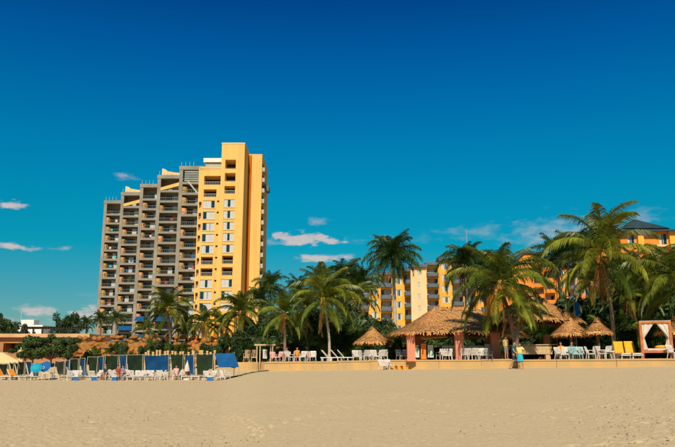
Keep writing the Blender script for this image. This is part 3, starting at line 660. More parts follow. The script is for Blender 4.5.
# ------------------------------------------------------------------ palms
def frond_mesh(name, m, a0, droop, L=4.0, nl=46, ll=.85, hang=.55, plum=0.0, wid=.065, seed=0):
    rnd = random.Random(seed); mb = MB(); n = 14; pts = [Vector((0, 0, 0))]; tang = []
    for i in range(n):
        s = (i+.5)/n; a = a0-droop*s**1.25; t = Vector((math.cos(a), 0, math.sin(a))); tang.append(t); pts.append(pts[-1]+t*(L/n))
    side = rnd.uniform(-.35, .35)                                   # slight sideways bow
    for i, p in enumerate(pts): p.y += side*(i/n)**2
    mb.tube(pts[::2], [.055*(1-i/8)+.008 for i in range(len(pts[::2]))], 4, False)
    for k in range(nl):
        s = .10+.90*(k+.5)/nl; fi = s*n; i = min(int(fi), n-1); p = pts[i].lerp(pts[i+1], fi-i); t = tang[i]
        le = L*.25*ll*(.45+.55*math.sin(min(1, s*1.35)*math.pi*.62))*(1-.55*max(0, s-.6)/.4)*rnd.uniform(.85, 1.12)
        up = Vector((0, 1, 0)).cross(t)*-1
        if up.z < 0: up = -up
        for sg in (-1, 1):
            if rnd.random() < .05: continue
            out = Vector((0, sg, 0)); pl = rnd.uniform(-plum, plum)
            d1 = (out*(1-.35*s)+t*(.45+.5*s)+up*(.18+pl)+Vector((0, 0, -hang*.35))).normalized()
            d2 = (d1*.8+Vector((0, 0, -hang*rnd.uniform(.8, 1.3)))).normalized()
            wv = t*(wid*.5)*(1-.3*s)+up*.012
            q = p+d1*le*.5; e = q+d2*le*.5
            i0 = len(mb.v); mb.v += [tuple(x) for x in (p-wv*.7, p+wv*.7, q+wv, q-wv, e)]
            mb.f += [(i0, i0+1, i0+2, i0+3), (i0+3, i0+2, i0+4)]
    return mb.mesh(name, m)
FR = {}
for kind, m, L_, nl, hang, plum, wid in (('coco', M['frond'], 4.2, 62, .75, .08, .075), ('royal', M['frond2'], 4.1, 62, .8, .5, .085)):
    FR[kind] = []
    for li, (a0, dr) in enumerate(((78, 62), (58, 88), (36, 100), (12, 92), (-16, 68))):
        FR[kind].append([frond_mesh('frond', m, R(a0+j*7), R(dr+j*14), L_, nl, 1.15, hang, plum, wid, li*10+j) for j in range(3)])
DEAD = [frond_mesh('dry_frond', M['deadfrond'], R(-52-12*j), R(30), 2.6, 26, .8, .9, .1, .07, 90+j) for j in range(3)]
COCO = MB().ball((0, 0, 0), (.13, .13, .16), 8, 6).mesh('coconut', M['heart'], True)
def heart_mesh(kind):
    if kind == 'coco': return MB().tube([(0, 0, -.5), (0, 0, -.1), (0, 0, .35), (0, 0, .8)], [.17, .26, .2, .05], 8).mesh('crown', M['heart'], True)
    return MB().tube([(0, 0, -1.3), (0, 0, -.7), (0, 0, 0), (0, 0, .6)], [.2, .24, .17, .05], 8).mesh('crown', M['frond2'], True)
HM = {k: heart_mesh(k) for k in ('coco', 'royal')}
def palm(label, bx, cx, cy, d, kind='coco', size=1.0, n=24, bend=.0, dead=3, nuts=6, r=.16, pale=False, zb=None, group='palm trees on the beach front', rot=0.0):
    B = Vector((at(bx, 360, d).x, d, TERR if zb is None else zb)); C = at(cx, cy, d)
    T = thing('palm_tree', label, 'palm', B, 0, group); h = C.z-B.z; dx = C.x-B.x
    pts = []; rad = []; K = 22
    for i in range(K+1):
        u = i/K; pts.append((dx*(u**1.6)+bend*math.sin(u*math.pi)*h*.08, bend*.3*math.sin(u*math.pi), -.15+(h+.15)*u)); rr = r*(1.0-.35*u)+(.14*(1-u*7) if u < .14 else 0)
        rad.append(rr*(1.05 if i % 2 else .96))
    part('trunk', MB().tube(pts, rad, 9), M['paletrunk' if pale else 'trunk'], T, smooth=True)
    cr = inst('crown', HM[kind], T, (dx, 0, h), (0, 0, 0), size)
    rnd = random.Random(label); n += 7 if kind == 'royal' else -1
    for i in range(n):
        u = i/(n-1); lay = min(4, int(u*4.99)); me = rnd.choice(FR[kind][lay])
        s = rnd.uniform(.84, 1.12)*(1.0 if lay else .85)
        inst('frond', me, cr, (0, 0, .25-.45*u), (rnd.uniform(-.2, .2), rnd.uniform(-.12, .12), i*2.399963+rot+rnd.uniform(-.25, .25)), s)
    for i in range(dead): inst('dry_frond', rnd.choice(DEAD), cr, (0, 0, -.3), (0, 0, rnd.uniform(0, 6.3)), rnd.uniform(.8, 1.2))
    for i in range(nuts):
        a = rnd.uniform(0, 6.3); inst('coconut', COCO, cr, (.28*math.cos(a), .28*math.sin(a), -.15-rnd.uniform(0, .4)))
    return T
zl = 2.0
palm('bushy coconut palm with hanging fronds above the wide blue canopy', 170, 168, 309, 78, size=.82, n=28, dead=5, zb=2.2)
palm('short coconut palm with yellowing fronds in front of the grey balcony bays edge', 204, 203, 323, 80, size=.66, n=24, dead=5, zb=2.2)
palm('coconut palm with dense crown in front of the yellow tower entrance', 240, 240, 313, 76, size=.86, n=28, dead=5, zb=2.0)
palm('coconut palm with brown trunk beside the small thatched parasol', 285, 284, 314, 66, size=.78, n=24, dead=4)
palm('coconut palm with orange flower stalk and slender pale trunk in white chairs', 329, 323, 299, 64.5, size=1.0, n=26, bend=.3, nuts=12, dead=4, r=.14, pale=True)
palm('dark palm rising beside the side balconies of the yellow tower', 272, 270, 287, 96, 'royal', .78, 20, dead=0, nuts=0)
palm('slim palm between the tower and the dark palm cluster', 298, 299, 291, 98, 'royal', .74, 20, dead=1, nuts=0)
palm('tall palm with upright crown above the orange flower stalk', 318, 322, 283, 92, 'royal', .82, 20, dead=0, nuts=0)
palm('dark full palm at the corner of the yellow hotel wing', 344, 346, 279, 90, 'royal', .92, 24, dead=2, nuts=0)
palm('dark palm overlapping the first yellow hotel balconies', 361, 360, 284, 88, 'royal', .88, 24, dead=2, nuts=0)
palm('tall royal palm with pale trunk in front of the yellow hotel wing', 396, 393, 257, 104, 'royal', 1.28, 32, dead=2, nuts=0, r=.34, pale=True)
palm('royal palm with full dark crown behind the big thatched roof', 470, 466, 266, 76, 'royal', .95, 28, dead=3, nuts=0, r=.22, pale=True)
palm('dark palm tucked behind the large coconut palm of the big palapa', 488, 484, 270, 78, 'royal', .85, 22, dead=1, nuts=0)
palm('dark palm filling the gap between big palapa and orange gable', 500, 497, 276, 82, 'royal', .9, 22, dead=1, nuts=0)
palm('large coconut palm with arching fronds before the second palapa', 516, 500, 286, 49.5, 'coco', 1.06, 25, bend=.3, nuts=9, dead=4)
palm('low young coconut palm under the large palm by the standing people', 517, 519, 309, 48.5, 'coco', .55, 13, dead=5, nuts=8)
palm('dark palm leaning above the pale trunks by the orange hotel', 566, 556, 257, 80, 'royal', .9, 24, dead=3, nuts=0, r=.24, pale=True)
palm('dark palm with a thick crown beside the tallest coconut palm', 580, 575, 252, 76, 'royal', .9, 24, dead=3, nuts=0, r=.24, pale=True)
palm('tallest coconut palm with long arching fronds and orange stalk by the amber loungers', 614, 601, 254, 50, 'coco', 1.18, 24, bend=.4, nuts=12, dead=5, rot=.75)
palm('dark palm behind the canopy bed leaning toward the tallest palm', 657, 640, 282, 66, 'royal', .95, 24, dead=2, nuts=0, pale=True)
palm('dark upright palm behind the canopy bed with pale trunk', 664, 667, 284, 64, 'royal', .9, 22, dead=2, nuts=0, pale=True)
palm('coconut palm with drooping fronds past the canopy bed', 690, 682, 284, 47, 'coco', 1.1, 26, dead=4, nuts=8)
palm('coconut palm behind the second palapa with hanging dry fronds', 627, 628, 292, 58, 'coco', .8, 22, dead=9, nuts=4)
palm('coconut palm filling the gap between second palapa and cone palapa', 590, 592, 284, 62, 'coco', .72, 20, dead=6, nuts=4)
palm('green coconut palm just behind the cone parasols', 594, 588, 264, 70, 'coco', .95, 24, dead=3, nuts=5)
palm('leafy palm between the tallest coconut palm and the pavilion roof', 630, 624, 276, 78, 'royal', .95, 24, dead=2, nuts=0)
palm('coconut palm leaning over the canopy bed from behind', 646, 650, 276, 58, 'coco', .9, 24, dead=4, nuts=6)
palm('young coconut palm between brown trunk and slender pale trunk', 308, 306, 308, 70, 'coco', .72, 22, dead=3, nuts=4)
palm('leaning coconut palm beside the yellow hotel corner above the hedge', 350, 354, 300, 76, 'coco', .82, 22, dead=3, nuts=4)
palm('thin dark palm directly behind the orange flower stalk', 338, 335, 288, 84, 'royal', .85, 22, dead=1, nuts=0)
palm('dark palm at the foot of the tower side balconies', 258, 260, 304, 86, 'royal', .8, 20, dead=1, nuts=0)
palm('small coconut palm before the narrow tower loggias', 222, 221, 324, 82, 'coco', .6, 20, dead=3, nuts=3, zb=2.1)
palm('small coconut palm over the boulders beside the wide blue canopy', 187, 186, 327, 82, 'coco', .55, 20, dead=3, nuts=3, zb=2.1)
palm('low coconut palm above the boulders near the grey bays', 146, 147, 330, 81, 'coco', .5, 18, dead=2, nuts=2, zb=2.1)
for bx, cy, s in ((86, 324, .42), (100, 319, .44), (116, 319, .46)):
    palm('small fan-crowned palm at the foot of the grey balcony bays', bx, bx, cy, 100, 'royal', s, 16, dead=0, nuts=0, zb=1.9, group='small palms at the tower foot')
# ------------------------------------------------------------------ shrubs and trees
def leafcloud(name, m, nl, leaf, blobs, seed, flat=.0):
    rnd = random.Random(seed); mb = MB()
    for _ in range(nl):
        bx, by, bz, br, bh = rnd.choice(blobs)
        while True:
            v = Vector((rnd.uniform(-1, 1), rnd.uniform(-1, 1), rnd.uniform(-1, 1)))
            if .001 < v.length < 1: break
        v = v.normalized()*(v.length**.6)*rnd.choice((1, 1, 1, 1.25))
        p = Vector((bx+v.x*br, by+v.y*br, bz+v.z*bh)); s = leaf*rnd.uniform(.6, 1.4)
        nrm = (v+Vector((rnd.uniform(-1, 1), rnd.uniform(-1, 1), rnd.uniform(-.6, 1)))).normalized()
        a = nrm.orthogonal().normalized(); a = Quaternion(nrm, rnd.uniform(0, 6.3))@a; b = nrm.cross(a)
        mb.quad(p-a*s*1.3, p-b*s*.34, p+a*s*1.3+Vector((0, 0, -.25*s)), p+b*s*.34)
    return mb.mesh(name, m)
def blobset(n, rx, rz, z0, seed, br=.35):
    r = random.Random(seed); return [(r.uniform(-1, 1)*rx*(1-br*.5), r.uniform(-.6, .6)*rx, z0+r.uniform(0, 1)*rz, rx*br*r.uniform(.7, 1.3), rz*br*r.uniform(.8, 1.3)) for _ in range(n)]
SH = [leafcloud('foliage', M['leaf'], 2600, .11, blobset(16, 1.0, 1.3, .35, s, .26), s) for s in (1, 2, 3)]
SH2 = [leafcloud('foliage', M['leaf2'], 3000, .12, blobset(18, 1.0, 1.4, .35, s, .25), s) for s in (4, 5, 6)]
SH3 = [leafcloud('foliage', M['leaf3'], 1800, .10, blobset(14, 1.0, 1.1, .3, s, .25), s) for s in (7, 8)]
STEM = MB().tube([(0, 0, -.05), (.04, 0, .5), (-.03, .02, .95)], [.06, .045, .02], 5).tube([(0, 0, .3), (.35, .1, .9)], [.03, .012], 4).tube([(0, 0, .35), (-.35, -.1, .95)], [.03, .012], 4).mesh('stem', M['trunk'])
def shrub(px, d, h, w, kind, label, group, zb=None):
    x = at(px, 360, d).x; z = (TERR if zb is None else zb)
    T = thing('shrub', label, 'shrub', (x, d, z), 0, group); me = random.choice({'m': SH, 'd': SH2, 'y': SH3}[kind])
    inst('foliage', me, T, (0, 0, 0), (0, 0, random.uniform(0, 6.3)), (w, w*.8, h/1.75)); inst('stem', STEM, T, (0, 0, 0), (0, 0, 0), (w, w, h/1.75))
def clump(px, d, h, label, group, n=16, zb=None, kind='royal'):
    x = at(px, 360, d).x; T = thing('palm_shrub', label, 'palm shrub', (x, d, TERR if zb is None else zb), 0, group); rnd = random.Random(int(px*10+d))
    part('stem_base', MB().tube([(0, 0, -.05), (.02, 0, .25), (0, 0, .6)], [.22, .18, .05], 7), M['trunk'], T)
    for k in range(n): inst('frond', rnd.choice(FR[kind][rnd.choice((0, 0, 1, 1, 2))]), T, (rnd.uniform(-.25, .25), rnd.uniform(-.25, .25), .2), (rnd.uniform(-.2, .2), rnd.uniform(-.2, .2), k*2.4+rnd.uniform(-.4, .4)), h/3.6*rnd.uniform(.75, 1.15))
random.seed(33)
for px, dd, h in ((252, 72.5, 2.6), (275, 73, 3.2), (291, 72, 2.8), (312, 71, 3.4), (333, 70, 3.2), (344, 70.5, 3.8), (354, 70, 3.4), (366, 69, 2.8), (392, 65, 2.4)):
    clump(px, dd, h, 'clump of arching palm fronds rising from the hedge behind the white chairs', 'palm clumps in the hedge')
for px, dd, h in ((93, 77.3, 1.3), (112, 77.8, 1.4), (128, 77.0, 1.1), (151, 77.2, 1.3), (181, 77.4, 1.4), (212, 76.8, 1.6)):
    clump(px, dd, h, 'tuft of short palm fronds sprouting between the orange boulders', 'palm tufts in the boulder bank', 11, 1.9+max(0, (dd-76.8)*.9), 'coco' if int(px) % 2 else 'royal')
for px, dd, h in ((548, 60, 3.2), (560, 62, 4.2), (583, 60, 4.0), (598, 59, 3.8), (617, 57, 3.6), (633, 57, 3.8), (648, 57.5, 4.0), (667, 56, 4.2), (684, 56, 4.0)):
    clump(px, dd, h, 'clump of arching palm fronds in the thicket behind the loungers', 'palm clumps in the thicket', kind='coco' if px in (617, 598) else 'royal')
for px, dd, h, w in [(246, 73, 3.2, 1.8), (256, 76, 4.0, 2.0), (268, 76, 4.4, 2.2), (280, 76, 4.2, 2.2), (294, 76, 4.6, 2.4), (308, 74, 4.2, 2.2), (322, 73, 4.6, 2.3), (336, 72, 4.6, 2.3), (348, 72, 5.0, 2.2), (360, 73, 4.2, 2.2), (374, 70, 3.6, 2.1), (386, 68, 3.4, 2.0)]:
    shrub(px, dd, h, w, 'd', 'dark green shrub in the dense hedge behind the white beach chairs', 'hedge shrubs behind the terrace')
for px, dd, h, w in [(396, 62, 2.6, 1.5), (404, 63, 2.4, 1.4)]: shrub(px, dd, h, w, 'm', 'green shrub beside the shrub-side pink pillar of the big palapa', 'shrubs beside the big palapa')
for px, dd, h, w in [(420, 70, 3.2, 2.0), (436, 70, 3.0, 2.0), (452, 70, 3.2, 2.0), (470, 69, 3.0, 1.9), (486, 68, 3.0, 1.9), (502, 68, 3.4, 2.0), (522, 68, 3.2, 2.1), (540, 66, 3.0, 2.0)]:
    shrub(px, dd, h, w, 'd', 'dark shrub seen through the open side of the palapas', 'shrubs behind the palapas')
for px, dd, h, w in [(556, 64, 4.6, 2.1), (572, 65, 5.2, 2.2), (588, 63, 5.0, 2.2), (604, 61, 4.8, 2.1), (622, 60, 5.2, 2.1), (640, 60, 5.0, 2.1), (656, 60, 5.4, 2.2), (674, 58, 5.2, 2.1), (692, 58, 5.2, 2.1)]:
    shrub(px, dd, h, w, 'd', 'tall dark shrub in the thicket behind canopy bed and loungers', 'thicket shrubs behind the loungers')
for px, dd, h, w in [(563, 55, 1.2, 1.0), (590, 56, 1.5, 1.2), (606, 55, 1.5, 1.2), (632, 54, 1.6, 1.1)]:
    shrub(px, dd, h, w, 'm', 'low bright green shrub behind the terrace chairs and loungers', 'low shrubs by the loungers')
for px, dd, h, w, k in [(88, 76.3, 1.3, .7, 'd'), (97, 77.4, 1.9, .6, 'y'), (109, 76.4, 1.1, .8, 'm'), (119, 78, 2.2, .7, 'd'), (131, 76.5, 1.2, .9, 'm'), (143, 77.6, 1.8, .7, 'd'), (158, 77.4, 2.4, 1.1, 'd'), (176, 77.2, 2.2, 1.0, 'm'), (189, 76.4, 1.5, .9, 'd'), (203, 76.6, 2.0, 1.1, 'd'), (217, 75.6, 2.6, 1.3, 'm'), (230, 75, 2.9, 1.5, 'd')]:
    shrub(px, dd, h, w, k, 'green shrub growing among the orange boulders', 'shrubs in the boulder bank', 1.7)
for px, dd, h, w in [(506, 72, 3.0, 2.3), (520, 73, 3.2, 2.4), (534, 72, 3.0, 2.4), (549, 71, 3.2, 2.4), (565, 70, 3.0, 2.4), (581, 69, 3.2, 2.4), (597, 68, 3.0, 2.3), (614, 67, 3.2, 2.3), (631, 66, 3.0, 2.3), (648, 66, 3.2, 2.3), (665, 65, 3.0, 2.3), (684, 64, 3.2, 2.3), (425, 73, 3.0, 2.4), (442, 73, 3.2, 2.4), (460, 73, 3.0, 2.4), (477, 73, 3.2, 2.4), (492, 73, 3.2, 2.4)]:
    shrub(px, dd, h, w, 'd', 'dark shrub in the back row closing the view below the hotels', 'back row of shrubs below the hotels')
for px, dd, h, w, k in [(84, 77.0, 1.0, .5, 'y'), (114, 77.1, .9, .5, 'y'), (126, 78.6, 1.6, .6, 'm'), (150, 76.6, 1.0, .6, 'm'), (166, 76.5, 1.1, .7, 'y'), (196, 78, 1.6, .6, 'y'), (210, 77.6, 1.8, .7, 'm')]:
    shrub(px, dd, h, w, k, 'small tufted plant growing between the orange boulders', 'small plants in the boulder bank', 1.9)
def tree(px, d, zb, h, w, m, label, leaf=.16, nl=7000, seed=1, flat=.7, group=None):
    T = thing('broadleaf_tree', label, 'tree', (at(px, 350, d).x, d, zb), 0, group)
    mb = MB(); mb.tube([(0, 0, -.1), (.1, 0, h*.25), (-.05, 0, h*.5)], [.09*w*.5, .06*w*.5, .04*w*.5], 7); r = random.Random(seed)
    bl = []
    for k in range(34):
        a = k*2.4; q = w*(.25+.7*r.random()); tip = Vector((q*math.cos(a), q*math.sin(a)*.7, h*(.42+.5*r.random()*(1-.35*q/w))))
        mb.tube([(0, 0, h*.3), tuple(tip*.55+Vector((0, 0, h*.15))), tuple(tip)], [.035*w*.5, .02*w*.5, .008*w], 5); bl.append((tip.x, tip.y, tip.z, w*.19*r.uniform(.6, 1.4), h*.075*r.uniform(.7, 1.5)))
    part('trunk', mb, M['trunk'], T); part('crown', MB(), m, T) if False else inst('crown', leafcloud('crown', m, nl, leaf, bl, seed), T)
tree(51, 74, 1.0, 4.2, 3.2, M['leaf2'], 'wide spreading dark green tree in front of the orange beach club', .15, 8000, 3)
tree(33, 78, 1.2, 3.4, 2.4, M['leaf'], 'low green tree before the dark opening of the beach club', .14, 4500, 5)
tree(66, 120, 1.9, 10.2, 3.0, M['leaf2'], 'round dark tree rising behind the roof pergola', .2, 5000, 7)
tree(17, 130, 1.9, 8.6, 2.6, M['leaf2'], 'dark tree in front of the distant white building', .2, 4000, 9)
tree(0, 120, 1.9, 9.2, 2.2, M['leaf2'], 'dark tree at the far end of the beach club roof', .2, 4000, 11)
tree(44, 125, 1.9, 6.6, 2.6, M['leaf'], 'low green tree between white building and round dark tree', .2, 3500, 13)
# ------------------------------------------------------------------ thatch
def thatch_roof(T, a, b, rl, ze, zr, ns, seed, sag=.25, cap=True, rows=12):
    rnd = random.Random(seed)
    def eave(u):
        w = 2*math.pi*u; c, s = math.cos(w), math.sin(w); e = .62 if rl else 1.0
        return Vector((math.copysign(abs(c)**e, c)*a, math.copysign(abs(s)**e, s)*b, ze))
    def P(u, t):
        E = eave(u); r = Vector((max(-rl, min(rl, E.x)), 0, zr)); p = E.lerp(r, t); p.z -= sag*math.sin(max(0, min(1, t))*math.pi)*(zr-ze)*.25
        return p
    mb = MB(); nu, nt = 56, 8
    for i in range(nu):
        for j in range(nt):
            mb.quad(P(i/nu, j/nt), P((i+1)/nu, j/nt), P((i+1)/nu, (j+1)/nt), P(i/nu, (j+1)/nt))
    roof = part('roof', mb, M['thatchbase'], T, smooth=True)
    mb = MB(); per = ns//rows
    for r_ in range(rows):
        for k in range(int(per*(1.25-.9*r_/rows))):
            u = rnd.random(); t0 = (r_+1)/rows*.99+rnd.uniform(-.03, .03); ln = rnd.uniform(1.1, 1.9)/rows
            t1 = t0-ln; p0 = P(u, t0); p1 = P(u+rnd.uniform(-.004, .004), t1); du = P(u+.004, t0)-p0
            if du.length < 1e-5: du = Vector((1, 0, 0))
            du.normalize(); n = (P(u+.01, t0)-p0).cross(P(u, t0+.05)-p0)
            n = n.normalized() if n.length > 1e-7 else Vector((0, 0, 1))
            if n.z < 0: n = -n
            lift = rnd.uniform(.05, .12); wd = rnd.uniform(.02, .05); p0 = p0+n*.03; p1 = p1+n*lift
            if t1 < 0: p1.z -= rnd.uniform(.05, .25)
            mb.quad(p0-du*wd, p0+du*wd, p1+du*wd*.5, p1-du*wd*.5)
    th = part('thatch', mb, M['thatch'], roof); th['kind'] = 'stuff'
    if cap:
        mb = MB(); L_ = max(rl, .05)
        for k in range(90 if rl else 40):
            x = rnd.uniform(-L_, L_); y = rnd.choice((-1, 1)); w = .05
            mb.quad((x-w, 0, zr+.12), (x+w, 0, zr+.12), (x+w+rnd.uniform(-.1, .1), y*.45, zr-.18), (x-w, y*.45, zr-.18))
        part('ridge_cap', mb, M['thatch'], roof)
    return roof
WR = math.atan2(WD.y, WD.x)
def palapa(name, label, px, off, a, b, rl, zeave, zridge, posts, ns, seed, postmat='wood', pr=.12, rz=None, rows=12):
    p = onwall(px, off); T = thing(name, label, 'palapa', p, WR if rz is None else rz)
    thatch_roof(T, a, b, rl, zeave, zridge, ns, seed, rows=rows)
    for x, y in posts: part('post', MB().tube([(x, y, -.05), (x, y, zeave+.35)], pr, 8), M[postmat], T)
    mb = MB()
    if len(posts) > 1:
        for (x, y), (x2, y2) in zip(posts, posts[1:]+posts[:1]): mb.tube([(x, y, zeave-.02), (x2, y2, zeave-.02)], .07, 6)
    else:
        for k in range(8): w = k*math.pi/4; mb.tube([(0, 0, zridge-.35), (a*.9*math.cos(w), b*.9*math.sin(w), zeave+.05)], .03, 5)
    part('roof_beam', mb, M['wood'], T); return T
# big open-sided palapa with pink pillars
BP = onwall(457, 4.5); bp = thing('palapa_bar', 'large open thatched palapa bar on square pink pillars', 'palapa', BP, 0)
thatch_roof(bp, 5.6, 4.4, 1.7, 2.1, 4.25, 10000, 5, sag=.28, rows=16)
bw = lambda px, dy: at(px, 358, BP.y+dy).x-BP.x
for px, dy, w in ((411, -3.1, .30), (459.5, -3.3, .31), (496, -3.3, .31), (420, 3.2, .3), (490, 3.2, .3)):
    x = bw(px, dy); part('pillar', MB().box(x-w, x+w, dy-w, dy+w, -.05, 2.12 if px < 425 else 2.3).box(x-w-.05, x+w+.05, dy-w-.05, dy+w+.05, -.05, .15), M['pink'], bp)
part('beam', MB().box(bw(412, -3.1), bw(500, -3.1), -3.2, -3.0, 2.12, 2.28), M['wood'], bp); part('beam', MB().box(bw(412, 3), bw(496, 3), 3.1, 3.3, 2.12, 2.28), M['wood'], bp)
x0, x1 = bw(417, -.6), bw(492, -.6)
bc = tag(part('bar_counter', MB().box(0, x1-x0-.1, 0, .6, 0, 1.02).box(-.1, x1-x0, -.15, .75, 1.02, 1.1), M['dark'], None, (BP.x+x0, BP.y+.2, TERR)), 'dark bar counter in the shade of the large palapa', 'counter')
def board(px, d, w, h, z0, label, mname, marks, name='notice_board'):
    T = thing(name, label, 'board', (at(px, 350, d).x, d, TERR))
    part('panel', MB().box(-w/2, w/2, 0, .04, z0, z0+h), M[mname], T); fr = MB().box(-w/2-.05, -w/2, -.02, .06, 0, z0+h).box(w/2, w/2+.05, -.02, .06, 0, z0+h).box(-w/2, w/2, -.02, .06, z0+h, z0+h+.05); part('frame', fr, M['dark'], T)
    for k in range(marks):
        x = random.uniform(-w*.4, w*.34); z = z0+random.uniform(.08, h-.2); part('print', MB().box(x, x+random.uniform(.05, .14), -.012, -.003, z, z+random.uniform(.05, .16)), M[random.choice(('postermark', 'orangefab', 'turq', 'redcloth'))], T)
dB = BP.y-2.6
board(416.5, dB, .42, .95, .25, 'narrow pale notice board between pink pillar and orange door panel', 'poster', 5)
board(423.5, dB, .42, 1.2, .12, 'bright orange door panel between two pale notice boards', 'orangepanel', 0, 'door_panel')
board(430.5, dB, .45, .95, .25, 'narrow pale notice board between orange door panel and poster board', 'poster', 5)
board(448.5, dB+.8, 1.05, .85, .35, 'wide pale poster board in front of the bar counter', 'poster', 12)
board(475, dB+.6, 2.6, .62, .55, 'long pale menu banner between the two front pink pillars', 'poster', 9, 'menu_banner')
board(489, dB+.5, .7, 1.1, .2, 'pale poster stand at the end of the long menu banner', 'whitefab', 4)
tag(part('awning_cloth', MB().prism([(0, 0, 0), (2.0, 0, .12), (2.0, .9, .45), (0, .9, .35)], (0, 0, .03)), M['thatch'], None, (at(421, 340, dB-.6).x, dB-.9, TERR+1.62)), 'short straw awning hung over the orange door panel', 'awning')
# second palapa behind, umbrellas
p2 = onwall(532, 5.4); pz = lambda py, d: at(524, py, d).z-TERR
palapa('palapa', 'second big thatched palapa with steep roof behind the large coconut palm', 534, 5.4, 3.7, 2.8, .3, pz(322, p2.y), pz(294, p2.y), [(-2.4, -1.7), (2.4, -1.7), (2.4, 1.7), (-2.4, 1.7)], 7000, 8, rz=0, rows=14)
palapa('thatched_parasol', 'round thatched parasol over white chairs beside the green shrubs', 373, 3.2, 1.65, 1.65, 0, at(373, 343.5, 62).z-TERR, at(373, 328.5, 62).z-TERR, [(0, 0)], 2600, 11)
palapa('thatched_parasol', 'small thatched parasol behind the brown coconut trunk', 284, 6.5, .95, .95, 0, at(284, 347, 70).z-TERR, at(284, 340.5, 70).z-TERR, [(0, 0)], 1400, 12)
palapa('thatched_parasol', 'drooping thatched parasol beside the trunk and standing people', 516, 2.2, .95, .95, 0, at(516, 335, 50).z-TERR, at(516, 322, 50).z-TERR, [(0, 0)], 1600, 13)
palapa('thatched_parasol', 'pointed thatched parasol over dark cafe seats with a front leaning straw skirt', 573, 4.0, 1.35, 1.35, 0, at(573, 334, 50).z-TERR, at(573, 317, 50).z-TERR, [(0, 0)], 2600, 14)
palapa('thatched_parasol', 'pointed thatched parasol beside the amber loungers', 600, 3.6, 1.0, 1.0, 0, at(600, 332, 48).z-TERR, at(600, 318.5, 48).z-TERR, [(0, 0)], 1900, 15)
palapa('thatched_parasol', 'thatched parasol partly hidden behind the canopy bed', 679, 3.4, 1.3, 1.3, 0, at(679, 333, 46).z-TERR, at(679, 318, 46).z-TERR, [(0, 0)], 1900, 16)
# pink posts and pale counter under second palapa
q = onwall(548, 6.5); tag(part('pink_post', MB().box(-.2, .2, -.2, .2, 0, 2.0).box(-.25, .25, -.25, .25, 0, .12), M['pink'], None, q), 'square pink post under the second palapa', 'post')
q = onwall(533, 3.0); tag(part('cream_counter', MB().box(-1.4, 1.5, 0, .5, .45, 1.05).prism([(-1.5, -.1, 1.05), (1.9, -.1, 1.12), (1.9, .6, 1.12), (-1.5, .6, 1.05)], (0, 0, .07)).box(-1.2, -.9, .05, .4, 0, .45).box(1.0, 1.3, .05, .4, 0, .45), M['wood2'], None, q), 'pale wooden counter standing beside the drooping parasol', 'counter')
# gate with white board near the wall stub
q = onwall(264.5, 2.0); G = thing('entrance_gate', 'pale timber gate frame with hanging white board beside planter wall', 'gate', (q.x, q.y, 1.85)); 
for x in (-.75, -.45, .55, .75): part('post', MB().box(x-.05, x+.05, -.05, .05, -.1, 1.65), M['wood2'], G)
part('beam', MB().box(-1.0, 1.0, -.09, .09, 1.65, 1.8), M['wood2'], G); bo = part('board', MB().box(-.18, .22, -.03, .02, .45, 1.3), M['whitefab'], G)
for k in range(4): part('print', MB().box(-.1, .14, -.04, -.033, .6+k*.16, .66+k*.16), M['lilac'], bo)

# ------------------------------------------------------------------ furniture
def chair_mesh(m, name='plastic_chair'):
    mb = MB(); r = lambda rx, x, y, z: Matrix.Translation((x, y, z))@Matrix.Rotation(rx, 4, 'X')
    mb.box(-.25, .25, -.24, .24, .40, .44).box(-.27, .27, -.27, -.23, .36, .44)
    for sx in (-1, 1):
        mb.tube([(sx*.24, -.23, .42), (sx*.27, -.27, 0)], [.03, .022], 5); mb.tube([(sx*.23, .22, .42), (sx*.26, .32, 0)], [.03, .022], 5)
        mb.box(sx*.27-.035, sx*.27+.035, -.24, .25, .62, .65); mb.tube([(sx*.27, -.22, .43), (sx*.27, -.24, .63)], .022, 5)
        mb.tube([(sx*.25, .22, .42), (sx*.24, .36, .86)], .026, 5)
    for k in range(5): x = -.17+k*.085; mb.box(x-.028, x+.028, -.012, .012, 0, .40, r(-.30, 0, .24, .46))
    mb.box(-.25, .25, -.016, .016, .38, .46, r(-.30, 0, .24, .46)); return mb.mesh(name, m)
def lounger_mesh(m):
    mb = MB(); r = Matrix.Translation((0, .35, .34))@Matrix.Rotation(R(48), 4, 'X')
    for sx in (-1, 1): mb.box(sx*.31-.03, sx*.31+.03, -1.15, .95, .27, .34)
    for k in range(11): mb.box(-.29, .29, -1.12+k*.134, -1.02+k*.134, .30, .335)
    for k in range(6): mb.box(-.29, .29, .03+k*.125, .13+k*.125, 0, .03, r)
    mb.box(-.32, -.27, 0, .8, -.02, .03, r).box(.27, .32, 0, .8, -.02, .03, r)
    for x in (-.31, .31):
        for y in (-1.0, .0, .85): mb.box(x-.03, x+.03, y-.03, y+.03, 0, .27)
    return mb.mesh('sun_lounger', m)
CH = chair_mesh(M['white']); CHT = chair_mesh(M['wood2']); CHP = chair_mesh(M['pinkcloth']); LG = lounger_mesh(M['white']); CHC = chair_mesh(M['palecyan'])
CSH = MB().prism([(-.24, -1.0, .345), (.24, -1.0, .345), (.24, .33, .345), (-.24, .33, .345)], (0, 0, .05)).box(-.24, .24, 0, .72, .04, .09, Matrix.Translation((0, .35, .34))@Matrix.Rotation(R(48), 4, 'X'))
CUSH = CSH.mesh('cushion', M['orangefab'])
TBL = MB().box(-.4, .4, -.4, .4, .68, .72).box(-.38, .38, -.38, .38, .62, .68)
for x in (-.33, .33):
    for y in (-.33, .33): TBL.tube([(x, y, .64), (x*1.08, y*1.08, 0)], [.035, .025], 5)
TBL = TBL.mesh('plastic_table', M['white'])
random.seed(50)
